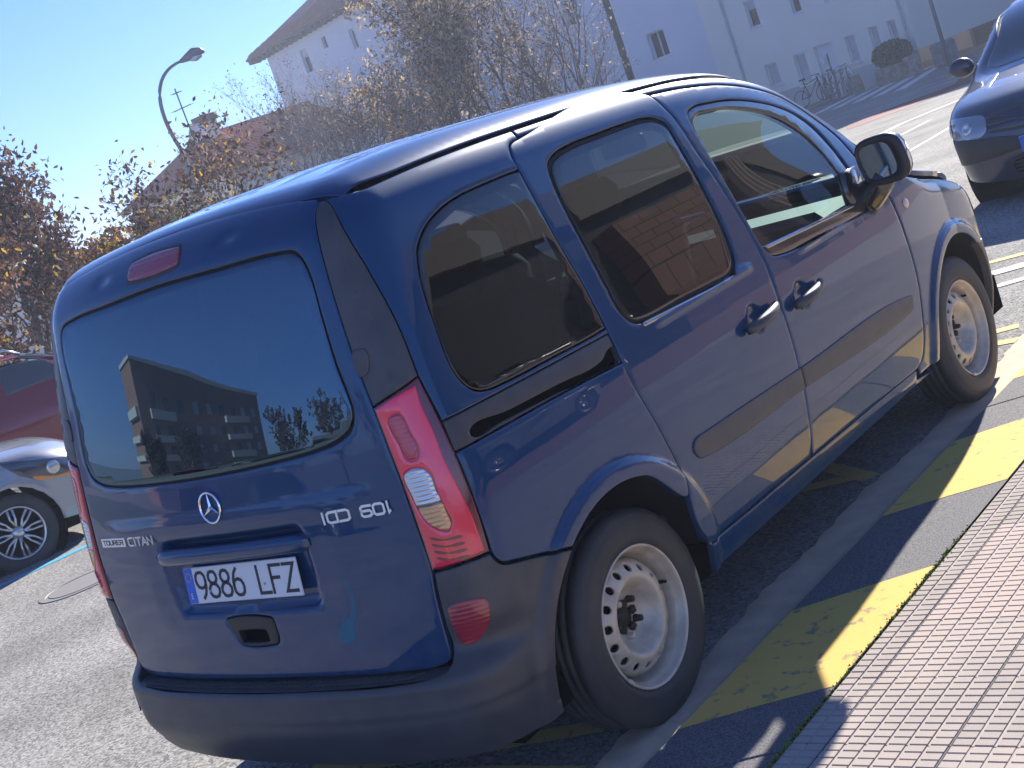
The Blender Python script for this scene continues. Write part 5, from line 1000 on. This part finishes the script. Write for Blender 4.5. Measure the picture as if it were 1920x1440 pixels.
def tree(name, label, x, y, h, spread, seed, leaves, lmix, bk, stems=1, lsize=.09, lean=0., levels=4, r0=None, low=.25, group=None, clump=0, kids=(7,5,4,4), ba=1.0, cat='tree'):
    rn = random.Random(seed); z0 = Gf(x, y)-.05; root = empty(name, (x, y, z0), 0, label, cat, group); tb = MB(); cb = MB(); tips = []
    r0 = r0 or h*.022
    def branch(p, d, L, r, lev):
        n = 5 if lev < 2 else 3; pts = [p]; rr = [r]; q = p.copy(); dd = d.copy()
        for i in range(n):
            dd = (dd+Vector((rn.gauss(0,.10+.05*lev), rn.gauss(0,.10+.05*lev), rn.gauss(.06,.07)))).normalized(); q = q+dd*(L/n); pts.append(q.copy()); rr.append(r*(1-.75*(i+1)/n))
        (tb if lev == 0 else cb).tube(pts, rr, 7 if lev == 0 else (5 if lev == 1 else 3), cap=False)
        if lev >= levels-1:
            tips.append((pts[-1], dd)); tips.append((pts[len(pts)//2], dd)); return
        kd = kids[lev]
        for k in range(kd):
            t = (low if lev == 0 else .2)+(1-(low if lev == 0 else .2))*(k+rn.random())/kd; i = min(int(t*n), n-1); f_ = t*n-i; s_ = pts[i].lerp(pts[i+1], f_)
            ax_ = rn.uniform(0, 6.283); up_ = rn.uniform(.35,.95)*ba; dirn = Vector((math.cos(ax_)*1.0, math.sin(ax_)*1.0, 0)); nd = (dirn*up_*spread+dd*.9+Vector((0,0,.15))).normalized()
            branch(s_, nd, L*rn.uniform(.42,.62)*(1.15-.35*t), max(rr[i]*.55, .004), lev+1)
        branch(pts[-1], dd, L*.38, max(rr[-1], .004), lev+1)
    for s in range(stems):
        a = rn.uniform(0, 6.28); d = Vector((math.cos(a)*.28*(stems > 1)+lean, math.sin(a)*.28*(stems > 1), 1)).normalized(); branch(Vector((rn.uniform(-.15,.15)*(stems > 1), rn.uniform(-.15,.15)*(stems > 1), 0)), d, h*rn.uniform(.62,.74), r0*(1 if stems == 1 else .7), 0)
    mi = []; Lb = MB()
    tot = sum(w_ for _, w_ in lmix)
    for (p, d) in tips:
        nl = leaves if not clump else (0 if rn.random() > .62 else int(leaves*rn.uniform(.6,2.2)))
        lo_ = max(0, 1-(p.z/h)*1.3)
        for k in range(nl):
            q = p+Vector((rn.gauss(0,.10+.05*clump), rn.gauss(0,.10+.05*clump), rn.gauss(-.05*clump,.12+.05*clump))); s_ = lsize*rn.uniform(.5,1.2); a, b_ = rn.uniform(0,6.28), rn.uniform(-1.2,1.2)
            u = Vector((math.cos(a)*math.cos(b_), math.sin(a)*math.cos(b_), math.sin(b_)))*s_; v = u.cross(Vector((rn.uniform(-1,1),rn.uniform(-1,1),rn.uniform(-1,1)))).normalized()*s_*.24
            c_ = rn.random()*tot; m_ = 0
            for idx, w_ in lmix:
                if c_ < w_: m_ = idx; break
                c_ -= w_
            w_3 = v.cross(u).normalized()*s_*.10; Lb.add([q-u*.5, q+v*.9-u*.12, q+u*.16+v*.7, q+u*.55, q+u*.1-v*.75, q-v*.9-u*.1], [(0,1,2,3),(0,3,4,5)], m_); Lb.v[-1] = tuple(Vector(Lb.v[-1])+w_3); Lb.v[-5] = tuple(Vector(Lb.v[-5])+w_3)
    tb.build('trunk', bk, root, True); cr = cb.build('crown', bk, root)
    if Lb.v: Lb.build('foliage', None, cr, False, lf)
    return root
def at(px, D_):   # azimuth helper: world position at an azimuth / distance from where the photo was taken
    return az(px, D_)
tg = 'roadside trees beyond the parked cars'
x, y = at(-57.6, 24); tree('leafy_tree', 'small tree with hanging clusters of dark brown leaves nearest the left edge', x, y, 4.7, .75, 11, 9, [(0,5),(1,1.6),(5,1),(2,.25)], bark, 3, .13, levels=4, clump=1, kids=(6,5,4,3), group=tg, low=.2)
x, y = at(-60.5, 22); tree('leafy_tree', 'small brown leaved tree half cut off by the left edge of the picture', x, y, 3.9, .8, 12, 9, [(0,4),(1,1.6),(5,1),(2,.5)], bark, 2, .13, levels=4, clump=1, kids=(6,5,4,3), group=tg)
x, y = at(-55.2, 27); tree('leafy_tree', 'low rusty and yellow leaved tree in the gap before the lamp post', x, y, 3.0, 1.0, 13, 9, [(0,3),(1,3),(2,2.2),(4,1)], bark, 3, .13, levels=4, kids=(6,5,4,3), group=tg, low=.15)
x, y = at(-50.9, 24); tree('leafy_tree', 'sparse brown leaved tree standing in front of the curved lamp post', x, y, 3.9, .95, 14, 4, [(0,5),(1,1),(5,2),(2,.4),(4,1)], bark2, 3, .12, levels=4, clump=1, kids=(6,4,4,3), group=tg, low=.2)
x, y = at(-52.8, 30); tree('leafy_tree', 'olive and yellow leaved bushy tree left of the hipped roof house', x, y, 3.4, 1.0, 15, 6, [(4,4),(2,.8),(5,2),(0,2)], bark, 3, .13, levels=4, kids=(6,5,4,3), group=tg, low=.1)
x, y = at(-48.2, 30); tree('leafy_tree', 'low grey brown tree with a few orange leaves before the hipped roof house', x, y, 2.5, 1.1, 16, 3, [(5,4),(0,3),(2,.5),(1,1)], bark2, 3, .12, levels=4, kids=(6,5,4,3), group=tg, low=.1)
x, y = at(-45.6, 36); tree('bare_tree', 'bare fine twigged tree at the left corner of the tall pale building', x, y, 5.6, .8, 21, 1, [(5,1)], bark2, 4, .07, levels=4, kids=(7,5,5,4), group=tg, low=.25)
x, y = at(-43.6, 34); tree('bare_tree', 'bare pale branched tree in front of the tall pale building facade', x, y, 4.6, .9, 22, 2, [(5,3),(3,1)], bark2, 3, .09, levels=4, kids=(7,5,5,4), group=tg, low=.15)
x, y = at(-40.3, 36); tree('leafy_tree', 'large tree with pale tan leaves in front of the tall pale building', x, y, 7.4, .95, 23, 5, [(3,6),(5,3),(2,.3),(1,.6)], bark, 2, .15, levels=4, kids=(9,7,5,4), group=tg, low=.12)
x, y = at(-37.6, 37); tree('leafy_tree', 'dense dark branched tree with scattered pale leaves behind the middle of the van roof', x, y, 6.4, 1.0, 24, 3, [(5,5),(3,3),(0,2)], bark, 2, .13, levels=4, kids=(9,7,5,4), group=tg, low=.08)
x, y = at(-35.0, 38); tree('bare_tree', 'big dark bare tree beside the green post', x, y, 7.2, 1.0, 25, 2, [(5,4),(3,1)], bark, 2, .09, levels=4, kids=(8,7,5,4), group=tg, low=.08)
for i, (a, d, h, sd) in enumerate(((-42,31,2.6,31),(-39.4,32,2.9,32),(-37,33,2.7,33),(-35.2,34,2.4,34),(-44.5,31,2.2,35))):
    x, y = at(a, d); tree('bush', 'dark tangled bush behind the van roof', x, y, h, 1.3, sd, 5, [(5,4),(0,3),(4,2)], bark, 5, .10, levels=3, kids=(9,7,4), group='tangled bushes under the trees', low=.05, cat='bush')
for i, (x, y, h, sd) in enumerate(((-48,-56,10,41),(-40,-60,11,42),(-62,-44,8,43),(-33,-62,12,44),(-26,-68,11,45),(-52,-30,6,46))):
    tree('leafy_tree', 'tall brown leaved tree on the lawn behind, mirrored in the rear window', x, y, h, 1.1, sd, 9, [(0,4),(5,3)], bark, 2, .45, levels=3, kids=(10,9,6), group='trees on the lawn behind the photographer', low=.15)
# ---------------------------------------------------------------- street furniture
metal = mat('grey_galvanised_steel', (.17,.17,.19), .5, .5)
px0, py0 = az(-50.45, 48); z0 = Gf(px0, py0)
st = empty('street_lamp', (px0, py0, z0), 0, 'tall curved street lamp rising above the brown trees on the left', 'street lamp')
d_ = Vector((math.cos(YAW), -math.sin(YAW), 0)); pts = [(0,0,0),(0,0,2.5),(0,0,5.4)]+[tuple(d_*p[0]+Vector((0,0,p[1]))) for p in bez([(0,5.8,0),(-.32,7.2,0),(-.05,8.35,0),(1.05,8.38,0)], 16)]
b = MB(); b.tube(pts, [.11,.10,.08]+list(np.linspace(.075,.045,16)), 10); b.build('pole', metal, st, True)
b = MB(); P = [tuple(d_*a+Vector((0,0,b_))) for a, b_ in ((1.0,8.37),(1.25,8.42),(1.5,8.50),(1.72,8.48),(1.85,8.42))]; b.tube(P, [.06,.13,.17,.13,.04], 12); hd = b.build('lamp_head', metal, st, True)
b = MB(); P = [tuple(d_*a+Vector((0,0,b_))) for a, b_ in ((1.3,8.32),(1.5,8.34),(1.72,8.34))]; b.tube(P, [.05,.13,.05], 10); b.build('lamp_glass', M['lamp_glass'], hd, True)
gp = mat('dark_green_paint', (.02,.05,.045), .5); x, y = az(-32.85, 40); z0 = Gf(x, y); st = empty('signal_post', (x,y,z0), 0, 'dark green post with a small box standing right of the bare trees', 'post')
b = MB(); b.tube([(0,0,0),(0,0,9.5)], .10, 12); b.build('post', gp, st, True); b = MB(); b.box((.2,.05,2.62), (.16,.2,.34), bev=.04); b.build('signal_box', gp, st)
b = MB(); b.box((-.45,0,1.15), (.55,.3,.9), bev=.05); b.build('cabinet', gp, st)
x, y = (-11.97,36.9); st = empty('sign_post', (x,y,Gf(x,y)), 0, 'plain grey pole standing on the far pavement left of the dark blue hatchback', 'pole'); b = MB(); b.tube([(0,0,0),(-.02,0,3.8)], .055, 10); b.build('pole', metal, st, True); b = MB(); b.tube([(0,0,0),(0,0,.06)], .13, 12); b.build('base_plate', metal, st)
conc = mat('weathered_concrete', (.33,.28,.22), .9, noise=(5,(.18,.16,.13),.4,.62)); conc2 = mat('grey_stone', (.20,.20,.20), .9, noise=(4,(.13,.13,.13),.4,.6))
for (x, y, s_, lab) in ((-19.15,46.3,.66,'weathered concrete block at the near end of the cycle racks'),(-16.75,46.0,.70,'weathered concrete block at the far end of the cycle racks below the round bush')):
    b = MB(); b.add([(-.42,-.42,0),(.42,-.42,0),(.42,.42,0),(-.42,.42,0),(-.36,-.36,.95),(.36,-.36,.95),(.36,.36,.95),(-.36,.36,.95),(-.3,-.3,1.0),(.3,-.3,1.0),(.3,.3,1.0),(-.3,.3,1.0)], [(0,1,5,4),(1,2,6,5),(2,3,7,6),(3,0,4,7),(4,5,9,8),(5,6,10,9),(6,7,11,10),(7,4,8,11),(8,9,10,11)]); o = b.build('concrete_block', conc); o.location = (x,y,Gf(x,y)); o.rotation_euler.z = .3; o.scale = (s_,s_,s_); tag(o, lab, 'block', 'concrete blocks by the cycle racks')
x, y = az(-21.35, 50); b = MB(); b.box((0,0,.36), (.72,.6,.8), bev=.08); o = b.build('stone_block', conc2); o.location = (x,y,Gf(x,y)+.1); tag(o, 'large grey stone block standing against the pale blue wall', 'block')
ua = A.p(43.6,0,1.6); 
for k in range(6):
    q = A.p(42.9+k*.50,0,1.5+.25*k); z0 = Gf(q[0],q[1])+.12; b = MB(); dd = A.n*.38; b.tube([tuple(Vector((0,0,0))-dd),tuple(Vector((0,0,.75))-dd),tuple(Vector((0,0,.92))-dd*.8),tuple(Vector((0,0,.98))),tuple(Vector((0,0,.92))+dd*.8),tuple(Vector((0,0,.75))+dd),tuple(dd)], .035, 8)
    o = b.build('cycle_rack', mat('steel_hoop', (.5,.5,.52), .35, .8) if k == 0 else D.materials['steel_hoop'], None, True); o.location = (q[0],q[1],z0); o.rotation_euler.z = .9; tag(o, 'steel hoop cycle rack, %s of the row before the cream building' % ('first','second','third','fourth','fifth','sixth')[k], 'cycle rack', 'steel hoop cycle racks')
def bicycle(q, rz, label):
    e = empty('bicycle', q, rz, label, 'bicycle', 'bicycles at the racks'); bm_ = M['trim2']
    for xx in (-.5,.5): b = MB(); b.lathe([(.315+.018*math.cos(a), .018*math.sin(a)) for a in np.linspace(0,2*math.pi,7)], 30, 'x'); o = b.build('wheel', bm_, e, True); o.rotation_euler.z = math.pi/2; o.location = (xx,0,.33)
    b = MB(); 
    for a_, c_ in (((-.5,.33),(-.12,.33)),((-.12,.33),(.38,.85)),((-.5,.33),(-.2,.80)),((-.2,.80),(.36,.88)),((-.12,.33),(-.25,.98)),((.5,.33),(.36,.98))): b.tube([(a_[0],0,a_[1]),(c_[0],0,c_[1])], .018, 6)
    b.build('frame', bm_, e); b = MB(); b.box((-.26,0,1.0), (.25,.13,.06), bev=.02); b.build('saddle', bm_, e); b = MB(); b.tube([(.34,-.28,1.03),(.38,0,1.02),(.34,.28,1.03)], .015, 6); b.build('handlebar', bm_, e)
q = A.p(42.75,0,1.9); bicycle((q[0],q[1],Gf(q[0],q[1])+.1), math.radians(60), 'dark bicycle leaning at the near end of the cycle racks'); q = A.p(43.9,0,1.7); bicycle((q[0],q[1],Gf(q[0],q[1])+.12), math.radians(-16), 'dark bicycle standing across the middle of the cycle racks')
def hedge(name, label, x, y, z, sx, sy, sz, n, mts, seed):
    rn = random.Random(seed); b = MB(); e = empty(name, (x,y,z), 0, label, 'bush')
    for k in range(n):
        a, c_ = rn.uniform(0,6.28), math.acos(rn.uniform(-1,1)); r = .82+.2*rn.random(); p = Vector((math.cos(a)*math.sin(c_)*sx*r, math.sin(a)*math.sin(c_)*sy*r, sz+math.cos(c_)*sz*r)); u = Vector((rn.gauss(0,1),rn.gauss(0,1),rn.gauss(0,1))).normalized()*.07; v = u.cross(Vector((rn.gauss(0,1),rn.gauss(0,1),rn.gauss(0,1)))).normalized()*.04; b.add([p-u,p+v,p+u,p-v], [(0,1,2,3)], rn.randrange(len(mts)))
    b.build('foliage', None, e, False, mts); b = MB(); b.lathe([(.01,0),(sx*.7,.1),(sx*.8,sz),(sx*.55,sz*1.6),(.01,sz*1.8)], 12, 'z'); o = b.build('inner_stem', bark, e, True); o.scale.y = sy/sx
    return e
hg = [mat('dark_green_leaf', (.025,.055,.018), .6), mat('green_leaf', (.05,.10,.03), .6)]
q = A.p(45.9,0,.9); hedge('round_bush', 'large round dark green bush in a stone planter at the end of the cream building', q[0], q[1], Gf(q[0],q[1])+.50, .72, .6, .46, 2600, hg, 3)
b = MB(); b.box((0,0,.28), (1.25,.9,.62), bev=.05); o = b.build('planter', conc); o.location = (q[0],q[1],Gf(q[0],q[1])); o.rotation_euler.z = -.28; tag(o, 'stone planter under the large round dark green bush', 'planter')
q = A.p(39.2,0,1.6); hedge('low_hedge', 'small sunlit green hedge in front of the cream building beside the van windscreen', q[0], q[1], Gf(q[0],q[1])+.1, .9, .5, .48, 1800, hg+[mat('bright_green_leaf', (.14,.22,.05), .6)], 4)
# pavement in front of the cream building
decal('far_pavement', [A.p(36,0,3.4)[:2],A.p(42.2,0,3.2)[:2],A.p(42.2,0,.2)[:2],A.p(36,0,.2)[:2]], mat('far_paving', (.42,.39,.34), .9), .10)
decal('lawn', [(-22,-14),(-40,-46),(-70,-30),(-60,5)], mat('grass', (.05,.085,.02), .9, noise=(3,(.09,.10,.03),.4,.65)), .05)
# building on the pavement side, seen mirrored in the flank
w6 = anchored('brick_house', 0, 0, 'low grey house with a red brick bay, mirrored in the van windows', 'house'); R6 = Wall((12.0,42.0), (12.0,3.0), w6)
def wallbrick(m, n, l, b, tc):
    sp = n.new('ShaderNodeSeparateXYZ'); cb = n.new('ShaderNodeCombineXYZ'); t = n.new('ShaderNodeTexBrick'); l.new(tc.outputs['Object'], sp.inputs[0]); l.new(sp.outputs[1], cb.inputs[0]); l.new(sp.outputs[2], cb.inputs[1]); l.new(cb.outputs[0], t.inputs['Vector'])
    for k, v in (('Scale',1),('Brick Width',.62),('Row Height',.30),('Mortar Size',.018),('Color1',(.40,.21,.16,1)),('Color2',(.31,.17,.13,1)),('Mortar',(.08,.065,.06,1))): t.inputs[k].default_value = v
    l.new(t.outputs['Color'], b.inputs['Base Color'])
bw = mat('red_brick_wall', (.3,.12,.08), .85, extra=wallbrick)
R6.wall('wall', 0, 39, -.5, 4.6, mat('grey_render', (.12,.13,.155), .9, noise=(.6,(.09,.10,.12),.4,.6)), [(k*4.2+1.5,k*4.2+2.6,1.0,2.4) for k in range(9) if k not in (4,5)], .2, back=8)
for k in range(9):
    if k not in (4,5): R6.quad('window', k*4.2+1.5, k*4.2+2.6, 1.0, 2.4, -.18, M['win_dark'], w6)
R6.quad('brick_bay', 20.2, 25.4, -.5, 4.2, .0, bw, w6, .5)
R6.quad('cornice', -.2, 39.2, 4.6, 5.2, -.05, mat('beige_render', (.36,.33,.29), .9), w6, .12)
for k in range(4): o = R6.quad('post', 18.2+k*.5, 18.32+k*.5, 0, 4.5, .6, M['render_cream'], w6, .2)
make_car('parked_car', 'pale silver hatchback parked by the brick house, mirrored in the flank of the van', 'car', (8.2,8.5,.06), math.radians(178), silver, L=4.1, H=1.45)
# wooded hill far behind
V = []; n = 40
for i in range(n+1):
    a = math.radians(150+150*i/n); hh = 12+9*math.sin(i*.17+1)+2*math.sin(i*.9); V += [(420*math.sin(a),420*math.cos(a),-20),(500*math.sin(a),500*math.cos(a),hh),(640*math.sin(a),640*math.cos(a),hh*.4)]
mk('hills', V, [(i*3+k,i*3+k+1,(i+1)*3+k+1,(i+1)*3+k) for i in range(n) for k in range(2)], mat('hill_woods', (.05,.06,.035), 1., noise=(.03,(.08,.07,.05),.4,.6)), smooth=True)['kind'] = 'structure'
# ---------------------------------------------------------------- haze volume, added as a veil that lifts shade and far walls
hz = D.materials.new('haze'); hz.use_nodes = True; n_ = hz.node_tree.nodes; n_.remove(n_['Principled BSDF']); v_ = n_.new('ShaderNodeVolumePrincipled')
v_.inputs['Color'].default_value = (.68,.78,1,1); v_.inputs['Density'].default_value = HAZE; v_.inputs['Anisotropy'].default_value = .15; hz.node_tree.links.new(v_.outputs[0], n_['Material Output'].inputs['Volume'])
b = MB(); b.box((0,0,0), (1820,1820,36)); o = b.build('haze', hz); o['kind'] = 'stuff'; o.display_type = 'WIRE'
